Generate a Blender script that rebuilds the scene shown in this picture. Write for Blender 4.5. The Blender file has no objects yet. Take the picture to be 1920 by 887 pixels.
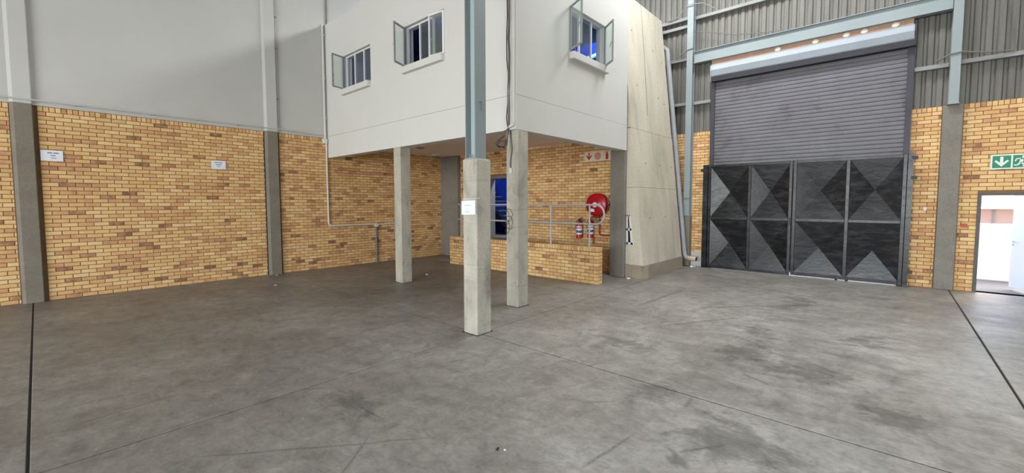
import bpy, bmesh, math, random
from mathutils import Vector, Matrix

random.seed(7)
scene = bpy.context.scene
C = scene.collection

# ------------------------------------------------------------------ camera
cam_d = bpy.data.cameras.new('camera')
cam = bpy.data.objects.new('camera', cam_d)
C.objects.link(cam)
cam_d.sensor_width = 36.0
cam_d.lens = 794.63 / 1920 * 36
cam_d.shift_y = -(443.5 - 426.2) / 1920
cam_d.clip_start = 0.05
cam_d.clip_end = 400
r = Vector((0.6664, -0.7456, -0.0012)); d = Vector((-0.0445, -0.0381, -0.9983)); f = Vector((0.7443, 0.6653, -0.0586))
cam.matrix_world = Matrix(((r.x, -d.x, -f.x, 0), (r.y, -d.y, -f.y, 0), (r.z, -d.z, -f.z, 1.9), (0, 0, 0, 1)))
scene.camera = cam

# ------------------------------------------------------------------ world, sun, roof and fill lights
world = bpy.data.worlds.new('sky')
scene.world = world
world.use_nodes = True
wn = world.node_tree
for n in list(wn.nodes):
    wn.nodes.remove(n)
wo = wn.nodes.new('ShaderNodeOutputWorld'); wb = wn.nodes.new('ShaderNodeBackground'); ws = wn.nodes.new('ShaderNodeTexSky')
ws.sky_type = 'NISHITA'
ws.sun_disc = False
ws.sun_elevation = math.radians(58)
ws.sun_rotation = math.radians(120)
ws.air_density = 1.0
ws.dust_density = 2.5
wb.inputs[1].default_value = 1.1
wn.links.new(ws.outputs[0], wb.inputs[0]); wn.links.new(wb.outputs[0], wo.inputs[0])

sun_d = bpy.data.lights.new('sun', 'SUN')
sun_d.energy = 16.0
sun_d.angle = math.radians(0.6)
sun_d.color = (1.0, 0.96, 0.9)
sun = bpy.data.objects.new('sun', sun_d); C.objects.link(sun)
sun.rotation_euler = Vector((-0.21, -0.45, 1.0)).to_track_quat('Z', 'Y').to_euler()

def area(name, loc, rot, sx, sy, energy, col=(1, 1, 1)):
    l = bpy.data.lights.new(name, 'AREA'); l.shape = 'RECTANGLE'; l.size = sx; l.size_y = sy; l.energy = energy; l.color = col
    o = bpy.data.objects.new(name, l); C.objects.link(o); o.location = loc; o.rotation_euler = rot
    return o
# out-of-view roof light and loading side; middle, west and rear are added fill
DAY = (0.95, 0.98, 1.0)
# LIGHTS-BEGIN
area('roof_light_east', (9.9, 5.5, 9.42), (0, 0, 0), 1.4, 12, 1130, DAY)
area('fill_light_middle', (5.2, -3.5, 9.42), (0, 0, 0), 1.4, 9, 165, DAY)  # unseen fill placed to brighten the middle of the floor
area('fill_light_west', (1.0, -4.5, 9.42), (0, 0, 0), 1.4, 9, 40, DAY)  # weak unseen fill added overhead
area('loading_opening_light', (-15.9, 1.0, 2.9), (0, math.radians(-90), 0), 5.4, 12, 3350, DAY)
area('rear_fill_light', (1.0, -13.9, 2.9), (math.radians(90), 0, 0), 8, 5.4, 60, DAY)  # unseen fill added behind the viewer to balance the other lamps
# LIGHTS-END

scene.view_settings.view_transform = 'Standard'
scene.view_settings.look = 'None'
scene.view_settings.gamma = 1.0
scene.view_settings.use_curve_mapping = False
scene.view_settings.exposure = 0.0

# ------------------------------------------------------------------ materials
MATS = {}
def mat(name, col, rough=0.6, metal=0.0, spec=0.5):
    m = bpy.data.materials.new(name); m.use_nodes = True
    b = m.node_tree.nodes['Principled BSDF']
    b.inputs['Base Color'].default_value = (*col, 1)
    b.inputs['Roughness'].default_value = rough
    b.inputs['Metallic'].default_value = metal
    b.inputs['Specular IOR Level'].default_value = spec
    MATS[name] = m
    return m
def srgb(r, g, b):
    def c(v):
        v /= 255.0
        return v / 12.92 if v <= 0.04045 else ((v + 0.055) / 1.055) ** 2.4
    return (c(r), c(g), c(b))
class NT:
    def __init__(s, m):
        s.t = m.node_tree; s.b = s.t.nodes['Principled BSDF']
        s.pos = s.t.nodes.new('ShaderNodeNewGeometry').outputs['Position']
    def n(s, typ, **kw):
        x = s.t.nodes.new(typ)
        for k, v in kw.items(): setattr(x, k, v)
        return x
    def set(s, sock, v):
        if hasattr(v, 'is_output'): s.t.links.new(v, sock)
        else: sock.default_value = v
    def mapv(s, scale, loc=(0, 0, 0), rot=(0, 0, 0)):
        m = s.n('ShaderNodeMapping'); m.inputs['Scale'].default_value = scale; m.inputs['Location'].default_value = loc; m.inputs['Rotation'].default_value = rot
        s.t.links.new(s.pos, m.inputs[0]); return m.outputs[0]
    def noise(s, scale, detail=4, rough=0.55, vec=None, dist=0.0):
        x = s.n('ShaderNodeTexNoise'); x.inputs['Scale'].default_value = scale; x.inputs['Detail'].default_value = detail
        x.inputs['Roughness'].default_value = rough; x.inputs['Distortion'].default_value = dist
        s.t.links.new(vec if vec is not None else s.pos, x.inputs['Vector']); return x.outputs[0]
    def ramp(s, fac, stops):
        x = s.n('ShaderNodeValToRGB'); e = x.color_ramp.elements
        while len(e) < len(stops): e.new(0.5)
        for el, (p, c) in zip(e, stops):
            el.position = p; el.color = (*c, 1) if len(c) == 3 else c
        s.t.links.new(fac, x.inputs[0]); return x.outputs[0]
    def g(s, fac, a, b):       # grey ramp a..b -> 0..1
        x = s.n('ShaderNodeMapRange'); x.inputs[1].default_value = a; x.inputs[2].default_value = b
        s.t.links.new(fac, x.inputs[0]); return x.outputs[0]
    def mix(s, fac, a, b, mode='MIX'):
        x = s.n('ShaderNodeMix', data_type='RGBA', blend_type=mode)
        s.set(x.inputs[0], fac)
        for sock, v in ((x.inputs[6], a), (x.inputs[7], b)):
            s.set(sock, (*v, 1) if isinstance(v, tuple) and len(v) == 3 else v)
        return x.outputs[2]
    def m(s, op, a, b=0.0, c=0.0):
        x = s.n('ShaderNodeMath', operation=op)
        s.set(x.inputs[0], a); s.set(x.inputs[1], b); s.set(x.inputs[2], c)
        return x.outputs[0]
    def base(s, c): s.set(s.b.inputs['Base Color'], c)
    def rough(s, v): s.set(s.b.inputs['Roughness'], v)
    def bump(s, h, strength=0.3, dist=0.01):
        x = s.n('ShaderNodeBump'); x.inputs['Strength'].default_value = strength; x.inputs['Distance'].default_value = dist
        s.t.links.new(h, x.inputs['Height']); s.t.links.new(x.outputs[0], s.b.inputs['Normal'])

def mottled(name, c1, c2, scale=3.0, rough=0.7, fine=40.0, fine_amt=0.12, bump=0.15, spec=0.4, metal=0.0, stretch=(1, 1, 1), c3=None):
    m = mat(name, c1, rough, metal, spec); t = NT(m)
    v = t.mapv(stretch)
    n1 = t.noise(scale, 6, 0.6, v, 0.4)
    stops = [(0.3, c1), (0.7, c2)] if c3 is None else [(0.28, c1), (0.55, c2), (0.72, c3)]
    col = t.ramp(n1, stops)
    n2 = t.noise(fine, 3, 0.6)
    dark = t.g(n2, 0.35, 0.7)
    lo = 1.0 - fine_amt; hi = 1.0 + fine_amt * 0.4
    tint = t.ramp(dark, [(0, (lo, lo, lo)), (1, (hi, hi, hi))])
    t.base(t.mix(1.0, col, tint, 'MULTIPLY'))
    if bump: t.bump(n2, bump, 0.004)
    return m

# brick: one material, the tint of each brick sits in an attribute
m = mat('brick', (0.5, 0.35, 0.18), 0.75, 0, 0.25); t = NT(m)
at = t.n('ShaderNodeAttribute', attribute_name='tint').outputs['Fac']
BR = [(0.0, srgb(134, 100, 76)), (0.07, srgb(172, 128, 96)), (0.2, srgb(208, 157, 114)), (0.4, srgb(223, 177, 123)), (0.7, srgb(233, 193, 133)), (1.0, srgb(241, 207, 153))]
n1 = t.noise(7.0, 4, 0.6); n2 = t.noise(90, 3, 0.6)
shift = t.m('MULTIPLY_ADD', n1, 0.7, -0.35)
fac = t.m('ADD', at, shift)
col = t.ramp(fac, BR)
big = t.g(t.noise(0.9, 4, 0.6), 0.4, 0.75)
col = t.mix(t.m('MULTIPLY', big, 0.25), col, srgb(196, 144, 104))
sp = t.ramp(t.g(n2, 0.3, 0.7), [(0, (0.84, 0.82, 0.8)), (1, (1.05, 1.05, 1.05))])
t.base(t.mix(1.0, col, sp, 'MULTIPLY')); t.bump(n2, 0.25, 0.003)
mottled('mortar', srgb(142, 112, 80), srgb(124, 98, 72), 6, 0.9, 60, 0.15)
mottled('plaster_grey', srgb(191, 190, 185), srgb(198, 197, 192), 0.7, 0.75, 120, 0.03, 0.05)
mottled('plaster_white', srgb(212, 211, 205), srgb(216, 215, 210), 0.8, 0.7, 120, 0.025, 0.05)
mottled('soffit_paint', srgb(240, 228, 220), srgb(234, 222, 214), 1.5, 0.8, 80, 0.05, 0.05)
mottled('pillar_concrete', srgb(136, 128, 115), srgb(124, 117, 105), 1.6, 0.85, 45, 0.14, 0.3, stretch=(1, 1, 2))
mottled('column_concrete', srgb(198, 193, 178), srgb(180, 174, 160), 2.2, 0.8, 50, 0.12, 0.3, c3=srgb(150, 143, 132), stretch=(1.4, 1.4, 0.7))
m = mottled('batter_concrete', srgb(222, 213, 193), srgb(206, 198, 179), 1.1, 0.85, 30, 0.12, 0.35, c3=srgb(178, 171, 155), stretch=(1.5, 1.5, 0.45))
m = MATS['column_concrete']; t = NT(m)
lk = m.node_tree.nodes['Principled BSDF'].inputs['Base Color'].links[0].from_socket
st0 = t.g(t.noise(3.2, 6, 0.7, t.mapv((1.2, 1.2, 0.7)), 0.5), 0.56, 0.7)
ln0 = t.g(t.noise(1.5, 2, 0.5, t.mapv((0.6, 0.6, 9))), 0.62, 0.68)
dv = t.n('ShaderNodeVectorMath', operation='SUBTRACT'); t.t.links.new(t.pos, dv.inputs[0]); dv.inputs[1].default_value = (4.36, 4.33, 0.86)
ds = t.n('ShaderNodeVectorMath', operation='MULTIPLY'); t.t.links.new(dv.outputs[0], ds.inputs[0]); ds.inputs[1].default_value = (6.5, 6.5, 2.6)
dl = t.n('ShaderNodeVectorMath', operation='LENGTH'); t.t.links.new(ds.outputs[0], dl.inputs[0])
oil = t.g(t.m('ADD', dl.outputs['Value'], t.m('MULTIPLY_ADD', t.noise(14, 5, 0.7), 1.6, -0.8)), 1.0, 0.2)
st0 = t.m('MAXIMUM', st0, oil)
t.base(t.mix(t.m('MULTIPLY', ln0, 0.18), t.mix(t.m('MULTIPLY', st0, 0.55), lk, srgb(112, 105, 97)), srgb(120, 114, 106)))
mottled('plinth_concrete', srgb(176, 160, 140), srgb(158, 145, 128), 2.5, 0.9, 40, 0.2, 0.4)
mottled('dark_concrete', srgb(140, 134, 124), srgb(124, 119, 110), 2.0, 0.85, 40, 0.15, 0.3)
mottled('steel_paint', srgb(144, 154, 155), srgb(138, 148, 150), 1.5, 0.42, 60, 0.03, 0.0, spec=0.5)
mottled('steel_paint_lit', srgb(170, 184, 186), srgb(164, 177, 180), 1.5, 0.4, 60, 0.03, 0.0)  # lit copy of the steel paint: light on the post's web put in colour
mottled('cladding', srgb(126, 124, 117), srgb(114, 112, 105), 1.3, 0.55, 25, 0.08, 0.0, metal=0.0, stretch=(2, 4, 0.25), c3=srgb(96, 93, 87))
mottled('girt_steel', srgb(148, 150, 148), srgb(134, 136, 133), 2.0, 0.5, 40, 0.06, 0.0)
mottled('shutter_slat', srgb(118, 116, 121), srgb(110, 108, 113), 1.2, 0.55, 30, 0.06, 0.0, metal=0.0, c3=srgb(88, 84, 86), spec=0.3)
mottled('shutter_guide', srgb(66, 66, 76), srgb(54, 54, 62), 2.0, 0.5, 30, 0.1, 0.0)
mottled('shutter_hood', srgb(158, 166, 174), srgb(148, 156, 164), 2.0, 0.45, 60, 0.04, 0.0, metal=0.0)
mottled('dark_steel', srgb(38, 38, 44), srgb(46, 46, 52), 2.0, 0.5, 40, 0.1, 0.0)
m = mat('gate_paint', srgb(12, 12, 15), 0.3, 0.0, 0.36); t = NT(m)
nn = t.noise(1.6, 7, 0.72, t.mapv((1, 1.6, 5.0)), 0.5)
sc = t.g(nn, 0.46, 0.8)
t.base(t.mix(sc, srgb(13, 13, 16), srgb(58, 58, 61))); t.rough(t.m('MULTIPLY_ADD', sc, 0.2, 0.28)); t.bump(t.noise(6, 4, 0.6, t.mapv((1, 1.5, 3))), 0.25, 0.01)
mottled('timber_board', srgb(186, 152, 130), srgb(172, 140, 118), 3, 0.8, 50, 0.12, 0.2, stretch=(1, 6, 1))
mat('foam', srgb(232, 222, 206), 0.9)
mat('white_paint', srgb(228, 230, 230), 0.4)
mat('window_grey', srgb(146, 150, 152), 0.45)
mottled('conduit_white', srgb(222, 220, 214), srgb(212, 210, 204), 4, 0.5, 50, 0.03, 0.0)
mottled('conduit_grey', srgb(130, 126, 122), srgb(118, 114, 110), 4, 0.5, 50, 0.06, 0.0)
mottled('pvc_grey', srgb(160, 162, 164), srgb(148, 150, 153), 2.0, 0.45, 40, 0.06, 0.0)
mottled('elbow_tan', srgb(206, 184, 150), srgb(178, 160, 136), 5, 0.6, 40, 0.1, 0.0)
mottled('rail_galv', srgb(188, 188, 190), srgb(174, 174, 176), 5, 0.42, 60, 0.06, 0.0, metal=0.1)
mat('red_gloss', srgb(176, 18, 30), 0.25)
mat('red_dull', srgb(140, 40, 34), 0.5)
mat('black_rubber', srgb(34, 32, 32), 0.6)
mat('cable_grey', srgb(112, 110, 108), 0.6)
mat('paper', srgb(232, 234, 242), 0.8)
mat('ink', srgb(70, 74, 88), 0.8)
mat('ink_pale', srgb(176, 180, 190), 0.8)
mat('sign_cream', srgb(214, 212, 186), 0.6)
mat('sign_red', srgb(196, 22, 30), 0.5)
mat('sign_rose', srgb(204, 96, 84), 0.5)
mat('sign_green', srgb(22, 128, 96), 0.5)
mat('sign_white', srgb(222, 232, 222), 0.6)
mat('label_blue', srgb(70, 84, 150), 0.5)
mat('sticker_red', srgb(196, 84, 66), 0.6)
mat('lamp_glass', srgb(150, 140, 132), 0.4)
mat('chrome', srgb(170, 172, 176), 0.25, 1.0)
mat('brass_wood', srgb(130, 88, 56), 0.5)
mottled('blue_wall', srgb(38, 74, 168), srgb(30, 62, 150), 2, 0.5, 50, 0.05, 0.0)
mat('navy_wall', srgb(34, 38, 84), 0.6)
mat('blue_stair', srgb(64, 96, 186), 0.5)
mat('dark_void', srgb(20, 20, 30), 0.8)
mottled('yard_ground', srgb(124, 122, 120), srgb(110, 108, 106), 0.8, 0.9, 20, 0.1, 0.0)
mat('yard_wall_white', srgb(240, 238, 234), 0.8)
mat('shed_brown', srgb(208, 168, 150), 0.8)
mat('shed_roof', srgb(150, 150, 150), 0.7)
mat('door_white', srgb(232, 236, 240), 0.4)
mottled('frame_dark', srgb(92, 88, 90), srgb(78, 74, 76), 4, 0.5, 40, 0.1, 0.0)
mat('filler', srgb(46, 43, 40), 0.95)
mottled('roof_sheet', srgb(190, 190, 186), srgb(176, 176, 172), 1, 0.6, 30, 0.05, 0.0)
mottled('side_wall', srgb(190, 184, 172), srgb(180, 174, 162), 1, 0.8, 30, 0.05, 0.0)
m = mat('blue_tube', (0.1, 0.5, 1.0), 0.4)
m.node_tree.nodes['Principled BSDF'].inputs['Emission Color'].default_value = (0.12, 0.45, 1.0, 1)
m.node_tree.nodes['Principled BSDF'].inputs['Emission Strength'].default_value = 6.0

def glass(name, tint, refl, dust_light_mix):
    m = bpy.data.materials.new(name); m.use_nodes = True; nt = m.node_tree
    for n in list(nt.nodes): nt.nodes.remove(n)
    N = nt.nodes.new
    o = N('ShaderNodeOutputMaterial'); tr = N('ShaderNodeBsdfTransparent'); gl = N('ShaderNodeBsdfGlossy'); df = N('ShaderNodeBsdfDiffuse')
    tl = N('ShaderNodeBsdfTranslucent'); m0 = N('ShaderNodeMixShader'); m1 = N('ShaderNodeMixShader'); m2 = N('ShaderNodeMixShader')
    tr.inputs[0].default_value = (*tint, 1); gl.inputs['Roughness'].default_value = 0.05
    df.inputs[0].default_value = (0.75, 0.8, 0.78, 1); tl.inputs[0].default_value = (0.75, 0.8, 0.78, 1)
    m0.inputs[0].default_value = 0.5; m1.inputs[0].default_value = dust_light_mix; m2.inputs[0].default_value = refl
    nt.links.new(df.outputs[0], m0.inputs[1]); nt.links.new(tl.outputs[0], m0.inputs[2])
    nt.links.new(tr.outputs[0], m1.inputs[1]); nt.links.new(m0.outputs[0], m1.inputs[2])
    nt.links.new(m1.outputs[0], m2.inputs[1]); nt.links.new(gl.outputs[0], m2.inputs[2]); nt.links.new(m2.outputs[0], o.inputs[0])
    MATS[name] = m
glass('glass_clear', (0.93, 0.97, 0.95), 0.06, 0.1)
glass('glass_dusty', (0.75, 0.78, 0.84), 0.07, 0.06)

# floor: worn concrete with tyre marks and oil spots that have shapes of their own
m = mat('floor_concrete', (0.2, 0.2, 0.19), 0.55, 0, 0.4); t = NT(m)
n1 = t.noise(0.45, 6, 0.62, t.mapv((1, 1, 1)), 0.6)
n2 = t.noise(1.5, 8, 0.68, t.mapv((1.3, 0.8, 1), rot=(0, 0, 0.5)), 1.0)
n3 = t.noise(4.5, 10, 0.74, t.mapv((1.3, 0.9, 1), rot=(0, 0, 0.85)), 0.7)
n4 = t.noise(2.2, 8, 0.7, t.mapv((0.55, 2.0, 1), rot=(0, 0, 0.25)), 1.0)
n5 = t.noise(26, 6, 0.7, t.mapv((1.2, 0.8, 1), rot=(0, 0, 0.6)), 0.3)
col = t.ramp(n1, [(0.3, srgb(116, 111, 105)), (0.52, srgb(133, 129, 123)), (0.72, srgb(150, 147, 142))])
for nz, lo, hi, am in ((n2, 0.66, 1.2, 0.8), (n3, 0.62, 1.3, 0.85), (n4, 0.78, 1.16, 0.7), (n5, 0.8, 1.16, 0.8)):
    a = t.ramp(nz, [(0.3, (lo, lo * 0.995, lo * 0.985)), (0.5, (1, 1, 1)), (0.7, (hi, hi, hi * 0.99))])
    col = t.mix(am, col, a, 'MULTIPLY')
sx = t.n('ShaderNodeSeparateXYZ'); t.t.links.new(t.pos, sx.inputs[0]); X, Y = sx.outputs[0], sx.outputs[1]
wob = t.m('MULTIPLY_ADD', t.noise(2.5, 3), 0.5, -0.25)
def spot(cx, cy, rx, ry, soft=0.6):
    dx = t.m('DIVIDE', t.m('SUBTRACT', X, cx), rx); dy = t.m('DIVIDE', t.m('SUBTRACT', Y, cy), ry)
    q = t.m('SQRT', t.m('ADD', t.m('MULTIPLY', dx, dx), t.m('MULTIPLY', dy, dy)))
    q = t.m('ADD', q, t.m('MULTIPLY_ADD', n3, 2.4, -1.2))
    q = t.m('ADD', q, t.m('MULTIPLY_ADD', n2, 1.6, -0.8))
    return t.g(q, 1.0, 1.0 - soft)
def arc(cx, cy, rad, w):
    dx = t.m('SUBTRACT', X, cx); dy = t.m('SUBTRACT', Y, cy)
    q = t.m('SQRT', t.m('ADD', t.m('MULTIPLY', dx, dx), t.m('MULTIPLY', dy, dy)))
    q = t.m('ABSOLUTE', t.m('ADD', t.m('SUBTRACT', q, rad), t.m('MULTIPLY', wob, 0.5)))
    return t.m('MULTIPLY', t.m('MULTIPLY', t.g(q, w, w * 0.2), t.g(n2, 0.42, 0.62)), t.g(n4, 0.4, 0.6))
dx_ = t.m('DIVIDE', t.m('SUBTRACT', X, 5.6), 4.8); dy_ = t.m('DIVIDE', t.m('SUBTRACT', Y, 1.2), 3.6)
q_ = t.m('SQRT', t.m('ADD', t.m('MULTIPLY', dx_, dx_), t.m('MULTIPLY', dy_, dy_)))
dust_light_mix = t.g(t.m('ADD', q_, t.m('MULTIPLY_ADD', n2, 0.9, -0.45)), 1.35, 0.55)  # broad pool of light painted into the floor colour, besides some traffic dust
col = t.mix(t.m('MULTIPLY', dust_light_mix, 0.75), col, t.mix(1.0, col, (1.62, 1.63, 1.64), 'MULTIPLY'))
dark = None
for sp_ in [(7.02, 1.41, 0.34, 0.2), (6.0, 1.3, 0.55, 0.28), (7.4, 0.2, 0.4, 0.22), (5.6, 0.55, 0.3, 0.5), (3.6, 0.9, 0.5, 0.4), (4.9, -0.1, 0.3, 0.3), (1.9, 3.7, 0.22, 0.4), (9.3, 1.2, 0.7, 0.35), (4.0, 1.7, 0.35, 0.25), (3.05, 1.1, 0.12, 0.1), (9.0, 7.5, 1.5, 1.6), (5.2, 2.6, 0.2, 0.4)]:
    s_ = spot(*sp_); dark = s_ if dark is None else t.m('MAXIMUM', dark, s_)
arcs = None
for ar in [(4.2, 5.2, 2.12, 0.05), (4.3, 5.5, 2.5, 0.08), (4.6, 5.9, 3.1, 0.1), (5.2, 6.0, 3.6, 0.06), (0.5, 9.0, 3.4, 0.05), (2.4, -1.5, 5.4, 0.03), (3.4, -2.6, 5.9, 0.04), (6.5, -6.0, 6.9, 0.09), (7.0, -5.5, 8.0, 0.11), (-3.0, 1.0, 5.9, 0.035), (12.0, 6.0, 5.2, 0.05)]:
    s_ = arc(*ar); arcs = s_ if arcs is None else t.m('MAXIMUM', arcs, s_)
def scuff(x0, y0, x1, y1, w):
    L_ = math.hypot(x1 - x0, y1 - y0); ux, uy = (x1 - x0) / L_, (y1 - y0) / L_; cx, cy = (x0 + x1) / 2, (y0 + y1) / 2
    dx = t.m('SUBTRACT', X, cx); dy = t.m('SUBTRACT', Y, cy)
    al = t.m('ABSOLUTE', t.m('ADD', t.m('MULTIPLY', dx, ux), t.m('MULTIPLY', dy, uy)))
    ac = t.m('ABSOLUTE', t.m('ADD', t.m('ADD', t.m('MULTIPLY', dx, -uy), t.m('MULTIPLY', dy, ux)), t.m('MULTIPLY', wob, 0.12)))
    return t.m('MULTIPLY', t.m('MULTIPLY', t.g(al, L_ * 0.55, L_ * 0.35), t.g(ac, w, w * 0.25)), t.g(n5, 0.3, 0.55))
lines = None
for sg in [(2.5, 1.58, 3.18, 1.5, 0.022), (3.15, 1.14, 3.51, 0.9, 0.025), (3.34, 2.14, 3.63, 1.87, 0.012), (4.18, 1.37, 3.91, 1.35, 0.03), (1.71, 4.41, 1.9, 4.25, 0.03), (1.92, 3.67, 1.94, 3.24, 0.02), (0.66, 3.84, 2.08, 2.67, 0.018), (5.13, 1.17, 5.01, 0.89, 0.03), (0.1, 5.14, 0.83, 5.22, 0.02), (1.1, 2.6, 1.7, 3.1, 0.015), (6.3, 2.6, 7.6, 1.8, 0.03), (7.9, 2.5, 9.6, 0.9, 0.05), (7.2, 3.4, 9.4, 3.3, 0.06)]:
    s_ = scuff(*sg); lines = s_ if lines is None else t.m('MAXIMUM', lines, s_)
col = t.mix(t.m('MULTIPLY', lines, 0.5), col, srgb(58, 54, 52))
col = t.mix(t.m('MULTIPLY', dark, 0.42), col, srgb(66, 62, 58))
col = t.mix(t.m('MULTIPLY', arcs, 0.42), col, srgb(70, 66, 62))
fl_ = t.noise(22, 2, 0.5, t.mapv((1.3, 0.6, 1), rot=(0, 0, 0.6)))
col = t.mix(t.m('MULTIPLY', t.g(fl_, 0.70, 0.78), 0.5), col, srgb(184, 180, 170))
col = t.mix(t.m('MULTIPLY', t.g(fl_, 0.29, 0.23), 0.5), col, srgb(70, 66, 62))
t.base(col); t.rough(t.m('MULTIPLY_ADD', n2, 0.4, 0.27)); t.bump(t.noise(60, 3), 0.12, 0.003)

# ------------------------------------------------------------------ builders
WO = {}
class MB:
    def __init__(s): s.v = []; s.f = []; s.tint = []
    def quad(s, *p):
        i = len(s.v); s.v += [Vector(q) for q in p]; s.f.append(tuple(range(i, i + len(p)))); return s
    def box(s, x0, x1, y0, y1, z0, z1):
        i = len(s.v)
        s.v += [Vector(p) for p in ((x0, y0, z0), (x1, y0, z0), (x1, y1, z0), (x0, y1, z0), (x0, y0, z1), (x1, y0, z1), (x1, y1, z1), (x0, y1, z1))]
        s.f += [tuple(i + k for k in q) for q in ((0, 3, 2, 1), (4, 5, 6, 7), (0, 1, 5, 4), (1, 2, 6, 5), (2, 3, 7, 6), (3, 0, 4, 7))]
        return s
    def cbox(s, x0, x1, y0, y1, z0, z1, c=0.01, seg=1):
        bm = bmesh.new(); bmesh.ops.create_cube(bm, size=1)
        for v in bm.verts:
            v.co = Vector(((x0 + x1) / 2 + v.co.x * (x1 - x0), (y0 + y1) / 2 + v.co.y * (y1 - y0), (z0 + z1) / 2 + v.co.z * (z1 - z0)))
        bmesh.ops.bevel(bm, geom=list(bm.edges), offset=c, segments=seg, profile=0.5, affect='EDGES')
        s.add_bm(bm); return s
    def add_bm(s, bm):
        i = len(s.v); bm.verts.ensure_lookup_table(); bm.verts.index_update()
        s.v += [v.co.copy() for v in bm.verts]; s.f += [tuple(i + v.index for v in fc.verts) for fc in bm.faces]; bm.free()
    def prism(s, pts, vec):                 # polygon extruded along vec
        i = len(s.v); n = len(pts); vec = Vector(vec)
        s.v += [Vector(p) for p in pts] + [Vector(p) + vec for p in pts]
        s.f.append(tuple(range(i, i + n))); s.f.append(tuple(range(i + 2 * n - 1, i + n - 1, -1)))
        for k in range(n):
            k2 = (k + 1) % n; s.f.append((i + k, i + n + k, i + n + k2, i + k2))
        return s
    def tube(s, pts, rad, seg=10, caps=True):
        pts = [Vector(p) for p in pts]; i0 = len(s.v); n = len(pts); prev = None
        for k, p in enumerate(pts):
            a = pts[max(k - 1, 0)]; b = pts[min(k + 1, n - 1)]; tg = (b - a).normalized()
            if prev is None:
                u = tg.orthogonal().normalized()
            else:
                u = (prev - tg * prev.dot(tg)).normalized()
            prev = u; w = tg.cross(u)
            rr = rad[k] if isinstance(rad, (list, tuple)) else rad
            for j in range(seg):
                an = 2 * math.pi * j / seg; s.v.append(p + (u * math.cos(an) + w * math.sin(an)) * rr)
        for k in range(n - 1):
            for j in range(seg):
                j2 = (j + 1) % seg
                s.f.append((i0 + k * seg + j, i0 + k * seg + j2, i0 + (k + 1) * seg + j2, i0 + (k + 1) * seg + j))
        if caps:
            s.f.append(tuple(i0 + j for j in reversed(range(seg)))); s.f.append(tuple(i0 + (n - 1) * seg + j for j in range(seg)))
        return s
    def lathe(s, prof, org, axis, seg=24):  # prof: (radius, along)
        org = Vector(org); ax = Vector(axis).normalized(); u = ax.orthogonal().normalized(); w = ax.cross(u); i0 = len(s.v); n = len(prof)
        for rr, h in prof:
            for j in range(seg):
                an = 2 * math.pi * j / seg; s.v.append(org + ax * h + (u * math.cos(an) + w * math.sin(an)) * max(rr, 1e-4))
        for k in range(n - 1):
            for j in range(seg):
                j2 = (j + 1) % seg; s.f.append((i0 + k * seg + j, i0 + k * seg + j2, i0 + (k + 1) * seg + j2, i0 + (k + 1) * seg + j))
        s.f.append(tuple(i0 + j for j in reversed(range(seg)))); s.f.append(tuple(i0 + (n - 1) * seg + j for j in range(seg)))
        return s
    def build(s, name, material, parent=None, origin=None, smooth=False):
        if origin is None:
            lo = [min(v[k] for v in s.v) for k in range(3)]; hi = [max(v[k] for v in s.v) for k in range(3)]
            origin = Vector(((lo[0] + hi[0]) / 2, (lo[1] + hi[1]) / 2, lo[2]))
        origin = Vector(origin)
        me = bpy.data.meshes.new(name)
        me.from_pydata([v - origin for v in s.v], [], s.f)
        bm = bmesh.new(); bm.from_mesh(me); bmesh.ops.recalc_face_normals(bm, faces=bm.faces); bm.to_mesh(me); bm.free()
        if s.tint:
            at_ = me.attributes.new('tint', 'FLOAT', 'POINT'); at_.data.foreach_set('value', s.tint)
        me.materials.append(MATS[material])
        if smooth:
            me.polygons.foreach_set('use_smooth', [True] * len(me.polygons))
            try: me.set_sharp_from_angle(angle=math.radians(40))
            except Exception: pass
        return link(name, me, origin, parent)
def link(name, me, origin, parent=None):
    o = bpy.data.objects.new(name, me); C.objects.link(o)
    origin = Vector(origin)
    if parent is not None:
        o.parent = parent; o.location = origin - WO[parent.name]
    else:
        o.location = origin
    WO[o.name] = origin
    return o
def tag(o, label, cat, group=None, kind=None):
    o['label'] = label; o['category'] = cat
    if group: o['group'] = group
    if kind: o['kind'] = kind
    return o
def thing(name, loc, label, cat, group=None, kind=None):
    return tag(link(name, None, loc), label, cat, group, kind)
def struct(o, label, cat): return tag(o, label, cat, None, 'structure')
def arcpts(c, u, v, rad, a0, a1, n):
    c = Vector(c); u = Vector(u); v = Vector(v)
    return [c + (u * math.cos(math.radians(a0 + (a1 - a0) * k / n)) + v * math.sin(math.radians(a0 + (a1 - a0) * k / n))) * rad for k in range(n + 1)]

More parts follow.
